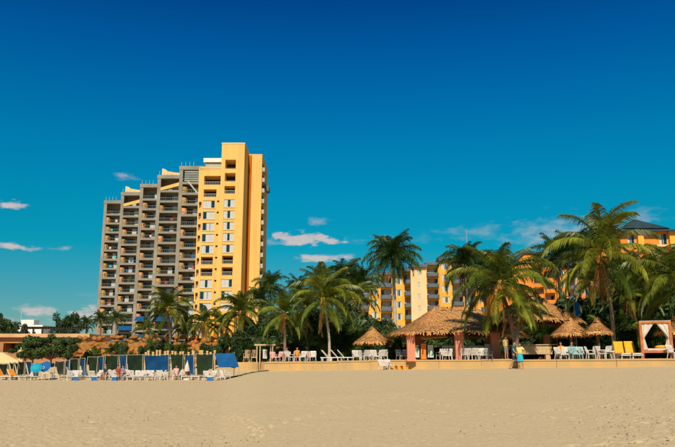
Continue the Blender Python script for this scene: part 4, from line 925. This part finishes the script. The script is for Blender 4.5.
def put(me, name, px, d, label, cat, group, rz=0, z=None, s=.9):
    x = at(px, 372, d).x; zz = gz(x, d) if z is None else z
    return tag(inst(name, me, None, (x, d, zz), (0, 0, rz), s), label, cat, group)
# sand row in front of canopies: d from base line y
def drow(px): return 62.0 if px < 200 else 61.0
for px, rz in ((70, .5), (78, -.4), (93, .2), (101, -.7), (104, .3), (113, 1.2), (132, .3), (137, -.2), (142, .5), (146, -.3)):
    put(CH, 'plastic_chair', px, drow(px)+random.uniform(-1.6, 1.2), 'white plastic armchair on the sand before the blue and green canopies', 'chair', 'white chairs before the canopies', rz+random.uniform(-.3, .3)+random.choice((0, 0, 3.1)))
for px, rz in ((74, .15), (97, -.3), (118, 1.0), (128, .5), (138, -.5), (151, .3), (157, -1.2), (163, .7)):
    put(LG, 'sun_lounger', px, drow(px)+random.uniform(-1.2, 1.2), 'white slatted sun lounger on the sand by the wide blue canopy', 'lounger', 'white loungers before the canopies', rz)
for px in (150, 165): put(TBL, 'plastic_table', px, 61.4, 'white plastic table in front of the wide blue canopy', 'table', 'white tables by the wide blue canopy')
put(TBL, 'plastic_table', 47.5, 61.5, 'white plastic table standing alone before the grey-green canopy', 'table', None, s=.9)
put(TBL, 'plastic_table', 57, 62.2, 'small white plastic table under the grey-green canopy', 'table', None, s=.7)
for px, rz in ((35, .4), (30, -.2)): put(LG, 'sun_lounger', px, 62, 'white sun lounger below the cyan parasol', 'lounger', 'loungers below the cyan parasol', rz)
for px, rz, l in ((3, 1.2, 'orange cushioned lounger at the far end of the canopy row'), (14, 1.0, 'orange cushioned lounger next to the three thin poles'), (191, 1.1, 'orange cushioned lounger beside the folded cream parasol'), (201, -1.1, 'orange cushioned lounger under the last green canopy')):
    o = thing('cushioned_lounger', l, 'lounger', (at(px, 372, 62).x, 62.3, gz(at(px, 372, 62).x, 62.3)), rz); inst('frame', LG, o); inst('cushion', CUSH, o)
for px, rz in ((175, .3), (181, -.3)): put(CH, 'plastic_chair', px, 63.2, 'white plastic chair beside the folded cream parasol', 'chair', 'chairs at the folded parasol', rz)
for px, rz in ((207, .5), (213, -.2), (223, .3), (227, 2.0)): put(CH, 'plastic_chair', px, 60.2+random.uniform(-.4, .6), 'white plastic chair at the leaning blue canopy', 'chair', 'chairs at the leaning blue canopy', rz)
put(LG, 'sun_lounger', 218, 60.5, 'grey-white sun lounger beside the blue cooler', 'lounger', None, 1.2)
def cooler(px, d, label):
    x = at(px, 372, d).x; T = thing('cool_box', label, 'cooler', (x, d, gz(x, d)), random.uniform(-.4, .4))
    part('box', MB().box(-.22, .22, -.16, .16, 0, .3), M['bluecool'], T); part('lid', MB().box(-.23, .23, -.17, .17, .3, .38), M['white'], T); part('handle', MB().tube([(-.2, 0, .38), (-.18, 0, .46), (.18, 0, .46), (.2, 0, .38)], .015, 5), M['white'], T)
cooler(210, 59.6, 'blue cool box with white lid by the leaning blue canopy'); cooler(76, 60.6, 'blue cool box between white chairs and the grey-green canopy'); cooler(94.5, 60.4, 'blue cool box below a narrow blue canvas'); cooler(115.5, 60.0, 'blue cool box beside the seated people')
# canopies
def canopy(x0, x1, ty, col, label, group=None, by=375, lean=0):
    d = 63.6+random.uniform(-.15, .15); xa, xb = at(x0, 366, d).x, at(x1, 366, d).x; xm = (xa+xb)/2; z0 = gz(xm, d); T = thing('beach_canopy', label, 'canopy', (xm, d, z0), 0, group)
    T.rotation_euler = (random.uniform(-.05, .05), random.uniform(-.03, .03), random.uniform(-.1, .1)); ty += random.uniform(-.6, .8); w = (xb-xa)/2*.97; zt = at(x0, ty, d).z-z0; zb = at(x0, by, d).z-z0; n, k = 14, 9; mb = MB(); y1 = .75; ph = random.uniform(0, 6)
    def P(i, j):
        u = i/n; v = j/k; return (-w+2*w*u+lean*v, y1*v+.09*math.sin(u*math.pi)*math.sin(v*math.pi)+.025*math.sin(11*u+ph+3*v)*math.sin(v*math.pi*.9)+.02*math.sin(7*v+5*u+ph), zt+(zb-zt)*v-.07*math.sin(u*math.pi)*(1-v)+.03*math.sin(9*u+x0)*v)
    for i in range(n):
        for j in range(k): mb.quad(P(i, j), P(i, j+1), P(i+1, j+1), P(i+1, j))
    mb.v += [(x, y+.012, z) for x, y, z in mb.v]; m = len(mb.v)//2; mb.f += [tuple(m+q for q in f[::-1]) for f in mb.f]
    part('canvas', mb, M[col], T, smooth=False)
    for x, y, z in ((-w, -.05, zt+.05), (w, -.05, zt+.05)): part('pole', MB().tube([(x, y-.0, -.25), (x, y, z)], .028, 6), M['pole'], T)
    for x in (-w+lean, w+lean): part('back_peg', MB().tube([(x, y1+.03, -.25), (x, y1+.03, zb+.1)], .022, 6), M['pole'], T)
    part('crossbar', MB().tube([(-w, -.05, zt+.02), (w, -.05, zt+.02)], .02, 6), M['pole'], T)
CL = {70: 'dark green canopy next to the very narrow blue one by the faded canopy', 127: 'broad dark green canopy between narrow blue and widest blue canopies', 170: 'dark green canopy between widest blue canopy and folded cream parasol', 195: 'broad dark green canopy adjoining the leaning blue canopy',
      26: 'narrow blue canopy beside the cyan parasol', 65.5: 'very narrow blue canopy beside the faded grey-green canopy', 185: 'narrow blue canopy behind the folded cream parasol'}
gG = 'narrow green canopies'; gB = 'narrow blue canopies'
for x0, x1, ty, c in ((-14, -4, 363, 'green'), (-3, 8, 363, 'green'), (9, 13.5, 362.5, 'green'), (14, 18, 362.3, 'green'), (18.5, 25, 362, 'green'), (26, 32, 361, 'blue'), (65.5, 69.5, 360, 'blue'), (70, 78.5, 359, 'green'), (79.5, 85, 357.6, 'blue'), (86, 97, 356.8, 'green'), (98, 103.5, 356.2, 'blue'), (104.5, 118, 355.8, 'green'), (119, 126, 355.4, 'blue'), (127, 143, 355.2, 'green'), (170, 183.5, 354.6, 'green'), (185, 194, 354.5, 'blue'), (195, 213, 354.2, 'green')):
    canopy(x0, x1, ty, c, CL.get(x0) or ('narrow dark green canopy behind the orange cushioned loungers' if x0 < 20 else 'dark green canopy between two narrow blue canopies' if c == 'green' else 'narrow blue canopy between two dark green canopies'), gG if c == 'green' else gB)
canopy(144, 169, 354.6, 'blue', 'widest blue canvas beach canopy above white tables and loungers', by=372)
canopy(55, 65, 361, 'greygreen', 'faded grey-green canvas canopy beside the blue parasol', by=375)
# leaning blue canopy
d = 60.6; xm = at(226, 372, d).x; z0 = gz(xm, d); T = thing('beach_canopy', 'bright blue canvas canopy leaning forward at the end of the row', 'canopy', (xm, d, z0))
def Lp(px, py, dd): p = at(px, py, dd); return Vector((p.x-xm, dd-d, p.z-z0))
c4 = [Lp(214.5, 353.5, d+1.3), Lp(234.5, 353, d+1.3), Lp(239, 367, d-.2), Lp(218.5, 367.3, d-.2)]; mb = MB(); n = 8
for i in range(n):
    for j in range(n):
        def Q(i, j): u, v = i/n, j/n; p = c4[0].lerp(c4[1], u).lerp(c4[3].lerp(c4[2], u), v); p.z -= .07*math.sin(u*math.pi)*math.sin(v*math.pi); return p
        mb.quad(Q(i, j), Q(i, j+1), Q(i+1, j+1), Q(i+1, j))
mb.v += [(x, y+.012, z-.01) for x, y, z in mb.v]; m_ = len(mb.v)//2; mb.f += [tuple(m_+q for q in f[::-1]) for f in mb.f]
part('canvas', mb, M['blue'], T)
for p in c4: zz = gz(xm+p.x, d+p.y)-z0; part('pole', MB().tube([(p.x, p.y+.03, zz-.2), (p.x, p.y+.03, p.z+.1)], .028, 6), M['pole'], T)
# dark green tapering patch lying on the sand
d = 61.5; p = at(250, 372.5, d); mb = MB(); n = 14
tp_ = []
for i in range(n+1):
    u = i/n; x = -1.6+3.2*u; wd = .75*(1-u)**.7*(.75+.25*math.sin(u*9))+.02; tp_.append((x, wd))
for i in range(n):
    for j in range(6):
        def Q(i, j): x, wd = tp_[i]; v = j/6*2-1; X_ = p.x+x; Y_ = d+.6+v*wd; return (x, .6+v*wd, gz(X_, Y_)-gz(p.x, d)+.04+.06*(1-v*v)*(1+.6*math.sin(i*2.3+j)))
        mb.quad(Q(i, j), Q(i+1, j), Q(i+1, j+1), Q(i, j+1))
tag(part('ground_patch', mb, M['green'], None, (p.x, d, gz(p.x, d))), 'dark green patch lying on the sand past the leaning blue canopy', 'tarp')
# parasols
def parasol(px, py, d, r, tilt, az_, col, label, mark=False):
    c = at(px, py, d); z0 = gz(c.x, d); T = thing('parasol', label, 'parasol', (c.x, d, z0))
    q = Matrix.Rotation(az_, 4, 'Z')@Matrix.Rotation(tilt, 4, 'X'); h = c.z-z0
    mb = MB(); n = 8
    for i in range(n):
        a, b = 2*math.pi*i/n, 2*math.pi*(i+1)/n
        ring = lambda w, s, z: Vector((0, 0, h))+(q@Vector((r*s*math.cos(w), r*s*math.sin(w), z*r)))
        mb.quad(ring(a, .55, -.14), ring(b, .55, -.14), ring(b, 1, -.45), ring(a, 1, -.45)); mb.tri(ring(a, .55, -.14), ring(b, .55, -.14), ring(0, 0, 0))
    part('canopy', mb, M[col], T); part('pole', MB().tube([(0, .15, -.1), (0, .12, h*.5), tuple(Vector((0, 0, h))+q@Vector((0, 0, .05)))], .02, 6), M['pole'], T)
    if mark:
        o = Vector((0, 0, h))+q@Vector((0, -r*.3, -.02)); part('emblem', MB().tube([o+q@Vector((.12*math.cos(w), .12*math.sin(w)-.12*r, .02)) for w in [k*math.pi/4 for k in range(9)]], .02, 5), M['white'], T)
parasol(36, 366.5, 61.8, .52, R(62), R(10), 'cyan', 'cyan tilted beach parasol beside a blue one')
parasol(44, 365.5, 62.2, .52, R(66), R(-8), 'bluefab', 'bright blue tilted beach parasol with a small white ring emblem', True)
d = 62; x = at(187, 370, d).x; T = thing('folded_parasol', 'folded cream parasol with pointed top between green and blue canopies', 'parasol', (x, d, gz(x, d)))
part('canopy', MB().tube([(0, 0, .75), (0, 0, .95), (0, 0, 1.3), (0, 0, 1.65)], [.24, .22, .14, .02], 10), M['whitefab'], T); part('pole', MB().tube([(0, 0, -.1), (0, 0, 1.75)], .022, 6), M['pole'], T); part('base', MB().tube([(0, 0, -.02), (0, 0, .12), (0, 0, .16)], [.3, .28, .06], 10), M['white'], T)
# terrace chairs
def tput(me, name, px, off, label, cat, group, rz=0, s=1.0, z=None):
    p = onwall(px, off); return tag(inst(name, me, None, (p.x, p.y, TERR+.002 if z is None else z), (0, 0, rz), s), label, cat, group)
for px, off in ((246, 1.0), (253.5, 1.6)):
    x = at(px, 362, 70).x; tag(inst('beach_chair', CHT, None, (x, 70.6, 1.86), (0, 0, random.uniform(-.3, .3)), (1.1, 1.1, 1.5)), 'tall tan chair behind the curved planter wall', 'chair', 'tan chairs behind the planter wall')
    tag(inst('plinth', MB().box(-.4, .4, -.4, .4, 0, .9).mesh('plinth', M['wallstone']), None, (x, 70.6, .96)), 'ochre plinth under a tall tan chair behind the planter wall', 'plinth', 'plinths behind the planter wall')
for px, off, rz in ((273, 1.6, .3), (279, 1.0, -.5), (289, 1.2, .8), (303, 1.0, -.2), (309, 1.8, .5), (313, 1.1, 0)):
    tput(CHP if px in (279, 309, 273) else CH, 'plastic_chair', px, off, 'pale pink plastic chair on the terrace near the slender palm' if px in (279, 309, 273) else 'white plastic chair on the terrace near the slender palm', 'chair', 'pale pink chairs near the slender palm' if px in (279, 309, 273) else 'white chairs near the slender palm', rz)
for px, off, rz in ((332, .8, 1.4), (341, .9, 1.7), (348, .9, 1.5)): tput(LG, 'sun_lounger', px, off, 'flat white sun lounger at the wall right of the slender palm'.replace('right of', 'beside'), 'lounger', 'white loungers along the wall', rz)
for px, off, rz in ((356, 1.0, .2), (360, 1.8, -.3), (365, 1.0, .6), (370, 1.5, -.2), (375, 1.0, .3), (380, 1.6, -.6), (384, 1.0, .2), (363, 2.8, 0), (378, 2.9, .3)): tput(CH, 'plastic_chair', px, off, 'white plastic chair under the round thatched parasol', 'chair', 'white chairs under the round parasol', rz+random.choice((0, 3.1)))
for px, d, rz in ((382, 54.5, .2), (386, 54.2, -.4), (390, 54.6, .6)): put(CH, 'plastic_chair', px, d, 'white plastic chair on the sand in front of the beach wall', 'chair', 'chairs in front of the wall', rz)
for px, off, rz in ((401, .9, .5), (405, 1.3, -.3), (411, .6, 0)): tput(CH, 'plastic_chair', px, off, 'white plastic chair at the left corner of the palapa bar'.replace('left corner', 'shrub-side corner'), 'chair', 'chairs at the corner of the palapa bar', rz)
tput(CHC, 'plastic_chair', 413, .5, 'pale cyan plastic chair at the foot of the pink pillar', 'chair', None, .2)
d = 54.0; x = at(401, 367, d).x; T = thing('bench', 'low amber slatted bench on the sand against the beach wall', 'bench', (x, d, gz(x, d)), WR)
for k in range(4): part('slat', MB().box(-.6, .6, -.2+k*.1, -.12+k*.1, .3, .34), M['yellowfab'], T)
for x in (-.5, 0, .5): part('leg', MB().box(x-.04, x+.04, -.18, .2, -.05, .3), M['yellowfab'], T)
for px, off, rz in ((445, .8, .2), (449, 1.1, -.3), (464, .9, .1), (469, 1.2, -.2), (474, .8, .3), (479, 1.3, 0), (484, .9, -.3), (488, 1.4, .3), (441, 1.6, .4)): tput(CH, 'plastic_chair', px, off, 'white plastic chair at the open front of the palapa bar', 'chair', 'chairs at the palapa bar front', rz+random.choice((0, 3.1)))
for px, off in ((472, 1.5), (482, 1.9)): tput(TBL, 'plastic_table', px, off, 'white plastic table at the open front of the palapa bar', 'table', 'tables at the palapa bar front')
for px, off, rz in ((561, 1.8, .4), (566, 1.2, -.4), (575, 1.0, .2), (579, 1.6, -.2), (584, 1.9, .3)): tput(CHC if px in (575, 579) else CH, 'plastic_chair', px, off, 'pale cyan plastic chair under the pointed parasol' if px in (575, 579) else 'white plastic chair under the pointed parasol', 'chair', 'cyan chairs under the pointed parasol' if px in (575, 579) else 'white chairs under the pointed parasol', rz)
for px, off, rz in ((592, 1.4, 1.0), (595, 1.0, -.9), (602, .8, 1.4), (606, .7, -1.2)): tput(CH, 'plastic_chair', px, off, 'white plastic chair between the pointed parasols and the amber loungers', 'chair', 'chairs by the amber loungers', rz)
tput(TBL, 'plastic_table', 609, .8, 'white plastic table next to the amber loungers', 'table', None, .1, .8)
# amber loungers
def amber(px, label):
    p = onwall(px, 1.5); T = thing('cushioned_lounger', label, 'lounger', p, -.12)
    fr = MB()
    for sx in (-1, 1): fr.box(sx*.29-.03, sx*.29+.03, -1.15, .8, .24, .33)
    for k in range(9): fr.box(-.26, .26, -1.1+k*.2, -.98+k*.2, .25, .30)
    part('frame', fr, M['white'], T); part('cushion', MB().box(-.28, .28, -1.1, .5, .335, .42), M['whitefab'], T)
    q = Matrix.Translation((0, .48, .40))@Matrix.Rotation(R(68), 4, 'X'); part('backrest', MB().box(-.30, .30, 0, .84, 0, .1, q).box(-.27, .27, .06, .78, .1, .13, q), M['yellowfab'], T)
    for x in (-.27, .27):
        for y in (-1.0, -.35, .3, .75): part('leg', MB().box(x-.035, x+.035, y-.035, y+.035, 0, .24), M['white'], T)
amber(622.5, 'sun lounger with upright amber backrest next to the white table'); amber(633.5, 'sun lounger with upright amber backrest next to the canopy bed')
# canopy bed
p = onwall(658, 1.7); T = thing('canopy_bed', 'orange wooden canopy bed with tied white curtains on the terrace', 'canopy bed', p, -.36)
w, dp, h = .86, .7, 2.28; t = .075
for x in (-w, w):
    for y in (-dp, dp): part('post', MB().box(x-t, x+t, y-t, y+t, 0, h, Matrix.Shear('XZ', 4, (-.03, 0)) if False else None), M['redwood'], T)
part('top_frame', MB().box(-w-t, w+t, -dp-t, -dp+t, h, h+.13).box(-w-t, w+t, dp-t, dp+t, h, h+.13).box(-w-t, -w+t, -dp+t, dp-t, h, h+.13).box(w-t, w+t, -dp+t, dp-t, h, h+.13), M['redwood'], T)
part('bed_rail', MB().box(-w+t, w-t, -dp-t+.01, -dp+t, .42, .58).box(-w+t, w-t, dp-t, dp+t-.01, .42, .58).box(-w-t+.01, -w+t, -dp+t, dp-t, .42, .58).box(w-t, w+t-.01, -dp+t, dp-t, .42, .58), M['redwood'], T)
part('mattress', MB().box(-w+t, w-t, -dp+t, dp-t, .5, .70), M['whitefab'], T)
part('pillow', MB().ball((.35, .1, .80), (.45, .28, .12), 10, 6), M['yellowfab'], T, smooth=True)
part('roof_slat', MB().box(-w-.05, w+.05, -dp, dp, h+.133, h+.16), M['whitefab'], T)
def bedcurtain(sx, y, w0):
    mb = MB(); n, k = 10, 9
    def Q(i, j):
        u = i/n; v = j/k; span = (w0*(1-v/.55)+.10 if v < .55 else .10+.16*(v-.55)/.45); return (sx*(w-t-u*span), y+.03*math.sin(u*14)*(1 if v < .6 else .7), h-v*(h-.62))
    for i in range(n):
        for j in range(k): mb.quad(Q(i, j), Q(i+1, j), Q(i+1, j+1), Q(i, j+1))
    part('curtain', mb, M['whitefab'], T)
for sx in (-1, 1): bedcurtain(sx, -dp+.02, .62); bedcurtain(sx, dp-.02, .3)
# blue banner + lamp on trunk
q = onwall(582, 8); zt = at(582, 303, q.y).z; zb_ = at(582, 317, q.y).z
T = thing('hanging_banner', 'blue cloth banner hanging from a pole among the palm trunks', 'banner', (q.x, q.y, TERR))
part('pole', MB().tube([(-.3, 0, -.05), (-.3, 0, zt-TERR+.3)], .04, 6), M['pole'], T); part('cloth', MB().prism([(-.24, 0, zb_-TERR), (.12, 0, zb_-TERR+.1), (.16, 0, zt-TERR), (-.2, 0, zt-TERR+.1)], (0, .03, 0)), M['bluefab'], T)
part('lamp', MB().ball((-.05, 0, zt-TERR+.75), (.2, .2, .22), 10, 6), M['whitepaint'], T, smooth=True)
q = onwall(686, 1.0); tput(CH, 'plastic_chair', 675, .8, 'white plastic chair past the canopy bed', 'chair', None, .4)

# ------------------------------------------------------------------ people
def skin_mesh(nodes, edges, mname, sub=2, root=0):
    me = bpy.data.meshes.new('tmp'); names = list(nodes); ix = {n: i for i, n in enumerate(names)}
    me.from_pydata([nodes[n][0] for n in names], [(ix[a], ix[b]) for a, b in edges], []); o = bpy.data.objects.new('tmp', me); COL.objects.link(o)
    o.modifiers.new('s', 'SKIN'); sd = me.skin_vertices[0].data if me.skin_vertices else None
    for i, n in enumerate(names): r = nodes[n][1]; sd[i].radius = (r, r) if not isinstance(r, tuple) else r; sd[i].use_root = (i == root)
    ss = o.modifiers.new('u', 'SUBSURF'); ss.levels = sub; ss.render_levels = sub
    bpy.context.view_layer.update(); dg = bpy.context.evaluated_depsgraph_get(); m2 = bpy.data.meshes.new_from_object(o.evaluated_get(dg))
    bpy.data.objects.remove(o); m2.materials.clear(); m2.materials.append(M[mname]); m2.polygons.foreach_set('use_smooth', [True]*len(m2.polygons)); return m2
def person(label, loc, rz, pose, top, bottom, group=None, sc=1.0, longskirt=False, hair='short'):
    J = {'pelvis': (0, 0, .93), 'waist': (0, 0, 1.08), 'chest': (0, .01, 1.30), 'neck': (0, .015, 1.46), 'head0': (0, -.005, 1.53), 'head1': (0, -.015, 1.62), 'head2': (0, 0, 1.68)}
    for s, n in ((-1, 'r'), (1, 'l')):
        J['sh'+n] = (s*.165, .01, 1.40); J['el'+n] = (s*.22, .05, 1.13); J['wr'+n] = (s*.22, -.06, .90); J['ha'+n] = (s*.215, -.09, .83)
        J['hip'+n] = (s*.09, 0, .88); J['kn'+n] = (s*.10, -.02, .49); J['an'+n] = (s*.11, .02, .09); J['to'+n] = (s*.12, -.13, .03)
    if pose == 'walk':
        J.update(knl=(.10, -.16, .50), anl=(.11, -.20, .10), tol=(.12, -.34, .04), knr=(-.10, .06, .48), anr=(-.11, .30, .14), tor=(-.12, .18, .03), ell=(.23, .14, 1.16), wrl=(.22, .12, .92), hal=(.215, .11, .85), elr=(-.23, -.06, 1.15), wrr=(-.2, -.22, .98), har=(-.19, -.28, .95))
    if pose == 'hip': J.update(ell=(.36, .06, 1.16), wrl=(.20, -.04, 1.0), hal=(.14, -.06, .96), knl=(.14, -.05, .49), anl=(.17, -.02, .09), tol=(.21, -.16, .03))
    if pose == 'sit':
        dz = -.45
        for k in list(J):
            if k[:2] not in ('kn', 'an', 'to'): x, y, z = J[k]; J[k] = (x, y, z+dz)
        for s, n in ((-1, 'r'), (1, 'l')): J['kn'+n] = (s*.12, -.42, .47); J['an'+n] = (s*.13, -.40, .09); J['to'+n] = (s*.14, -.55, .03); J['wr'+n] = (s*.17, -.24, .60); J['ha'+n] = (s*.14, -.32, .56); J['el'+n] = (s*.23, 0, .70)
    RAD = {'pelvis': (.15, .11), 'waist': (.13, .095), 'chest': (.165, .11), 'neck': .055, 'head0': .07, 'head1': (.085, .10), 'head2': (.075, .085), 'sh': .06, 'el': .042, 'wr': .03, 'ha': (.04, .02), 'hip': .095, 'kn': .06, 'an': .04, 'to': .035}
    rad = lambda n: RAD.get(n) or RAD.get(n[:-1])
    ED = [('pelvis', 'waist'), ('waist', 'chest'), ('chest', 'neck'), ('neck', 'head0'), ('head0', 'head1'), ('head1', 'head2')]
    for n in 'rl': ED += [('chest', 'sh'+n), ('sh'+n, 'el'+n), ('el'+n, 'wr'+n), ('wr'+n, 'ha'+n), ('pelvis', 'hip'+n), ('hip'+n, 'kn'+n), ('kn'+n, 'an'+n), ('an'+n, 'to'+n)]
    T = thing('person', label, 'person', loc, rz, group); T.scale = (sc,)*3
    bm = skin_mesh({n: (J[n], rad(n)) for n in J}, ED, 'skin')
    # fingers, nose and ears joined into the body mesh
    mb = MB()
    for n, s in (('r', -1), ('l', 1)):
        h = Vector(J['ha'+n]); dr = (h-Vector(J['wr'+n])).normalized(); sd = dr.cross(Vector((1, 0, 0))).normalized()
        for q, le in enumerate((.065, .078, .082, .07)):
            b = h+sd*(q-1.5)*.019; mb.tube([b-dr*.01, b+dr*le*.5+Vector((0, -.004, 0)), b+dr*le+Vector((-s*.012, -.01, 0))], [.009, .008, .006], 5)
        b = Vector(J['wr'+n]).lerp(h, .5)-sd*.03; mb.tube([b, b-sd*.02+dr*.03, b-sd*.022+dr*.06], [.011, .009, .007], 5)
    hd = Vector(J['head1']); mb.tube([hd+Vector((0, -.085, .0)), hd+Vector((0, -.112, -.025))], [.008, .014], 5)
    for s in (-1, 1): mb.ball(hd+Vector((s*.083, .01, -.01)), (.012, .022, .032), 6, 4)
    v = [tuple(x.co) for x in bm.vertices]; f = [tuple(p.vertices) for p in bm.polygons]; off = len(v); f2 = MB(); f2.v = v+mb.v; f2.f = f+[tuple(off+q for q in x) for x in mb.f]
    part('body', f2, M['skin'], T, smooth=True)
    fm = MB()
    for s in (-1, 1): fm.ball(hd+Vector((s*.032, -.088, .012)), (.013, .008, .008), 6, 4)
    fm.box(hd.x-.025, hd.x+.025, hd.y-.094, hd.y-.085, hd.z-.058, hd.z-.050); part('face_features', fm, M['hair'], T)
    hm = MB(); H2 = Vector(J['head2']); hm.ball(H2+Vector((0, .02, -.01)), (.098, .105, .09), 12, 8, .03)
    if hair == 'long': hm.ball(H2+Vector((0, .07, -.13)), (.09, .055, .17), 10, 8, .04)
    part('hair', hm, M['hair'], T, smooth=True)
    g = .018; add = lambda r: (r[0]+g, r[1]+g) if isinstance(r, tuple) else r+g
    if top:
        nd = {n: (J[n], add(rad(n))) for n in ('waist', 'chest', 'shr', 'shl')}; nd['hem'] = (tuple(Vector(J['pelvis']).lerp(Vector(J['waist']), .25)), (.165, .125)); nd['col'] = (tuple(Vector(J['chest']).lerp(Vector(J['neck']), .7)), .07)
        ed = [('hem', 'waist'), ('waist', 'chest'), ('chest', 'col'), ('chest', 'shr'), ('chest', 'shl')]
        for n in 'rl': nd['sl'+n] = (tuple(Vector(J['sh'+n]).lerp(Vector(J['el'+n]), .6)), .065); ed.append(('sh'+n, 'sl'+n))
        inst('shirt', skin_mesh(nd, ed, top, root=0), T)
    nd = {'pelvis': (J['pelvis'], (.168, .128)), 'wb': (tuple(Vector(J['pelvis']).lerp(Vector(J['waist']), .5)), (.15, .115))}; ed = [('wb', 'pelvis')]
    for n in 'rl':
        nd['hip'+n] = (J['hip'+n], .115); nd['th'+n] = (tuple(Vector(J['hip'+n]).lerp(Vector(J['kn'+n]), .8)), .095); ed += [('pelvis', 'hip'+n), ('hip'+n, 'th'+n)]
    inst('shorts', skin_mesh(nd, ed, bottom), T)
    if longskirt:
        mb = MB(); n = 16; prof = ((1.04, .145, .115), (.92, .19, .15), (.7, .21, .18), (.52, .24, .20))
        for (z0, a0, b0), (z1, a1, b1) in zip(prof, prof[1:]):
            for i in range(n):
                w0, w1 = 2*math.pi*i/n, 2*math.pi*(i+1)/n; wv = lambda w, z: 1+.05*math.sin(5*w)*(1.04-z)*2
                mb.quad((a0*math.cos(w0)*wv(w0, z0), b0*math.sin(w0)*wv(w0, z0), z0), (a0*math.cos(w1)*wv(w1, z0), b0*math.sin(w1)*wv(w1, z0), z0), (a1*math.cos(w1)*wv(w1, z1), b1*math.sin(w1)*wv(w1, z1), z1), (a1*math.cos(w0)*wv(w0, z1), b1*math.sin(w0)*wv(w0, z1), z1))
        part('wrap_skirt', mb, M[longskirt], T, smooth=True)
    return T
def foot(px, d): x = at(px, 366, d).x; return (x, d, gz(x, d))
dw = dwall(517)
q = onwall(507, .35); person('person in pale yellow top and grey shorts standing on the terrace edge', (q.x, q.y, TERR+.06), .5, 'stand', 'yelcloth', 'lilac', sc=.96)
x, y, z = foot(515, dw-2.2); person('person in dark teal shirt walking on the sand before the wall', (x, y, z), .9, 'walk', 'teal', 'darkcloth', sc=1.06)
x, y, z = foot(520.5, dw-2.5); person('person in turquoise wrap and yellow top on the sand before the wall', (x, y, z), -.4, 'hip', 'yelcloth', 'turq', sc=1.0, longskirt='turq', hair='long')
def sitter(px, d, rz, label, top, bot, z=None, me=CH, cl='white plastic chair holding a seated person'):
    x = at(px, 366, d).x; zz = gz(x, d) if z is None else z
    tag(inst('plastic_chair', me, None, (x, d, zz), (0, 0, rz)), cl, 'chair', 'occupied chairs')
    person(label, (x-math.sin(rz)*0, d, zz+.0), rz, 'sit', top, bot)
sitter(118.5, 61.2, .7, 'seated person in red shirt among the white loungers', 'redcloth', 'darkcloth'); sitter(123, 62.3, -.6, 'seated person in grey shirt beside the one in red', 'lilac', 'orangefab')
sitter(176.5, 62.2, .3, 'seated person in pale pink shirt near the folded parasol', 'pinkcloth', 'whitefab'); sitter(106, 61.4, -.4, 'seated person in dark shirt near the white chairs and green canopy', 'darkcloth', 'redcloth')
q = onwall(573, 2.2); sitter(573, q.y, .4, 'seated person in teal shirt under the pointed parasol', 'teal', 'darkcloth', TERR+.002)
q = onwall(562, 2.6); sitter(562, q.y, -.6, 'seated person in orange shirt under the pointed parasol', 'orangefab', 'darkcloth', TERR+.002)
q = onwall(297, 1.6); sitter(297, q.y, .2, 'seated person in orange shirt on the terrace near the slender palm', 'orangefab', 'lilac', TERR+.002)
q = onwall(288, 1.8); sitter(286.5, q.y, -.3, 'seated person in lilac shirt by the brown coconut trunk', 'lilac', 'redcloth', TERR+.002)
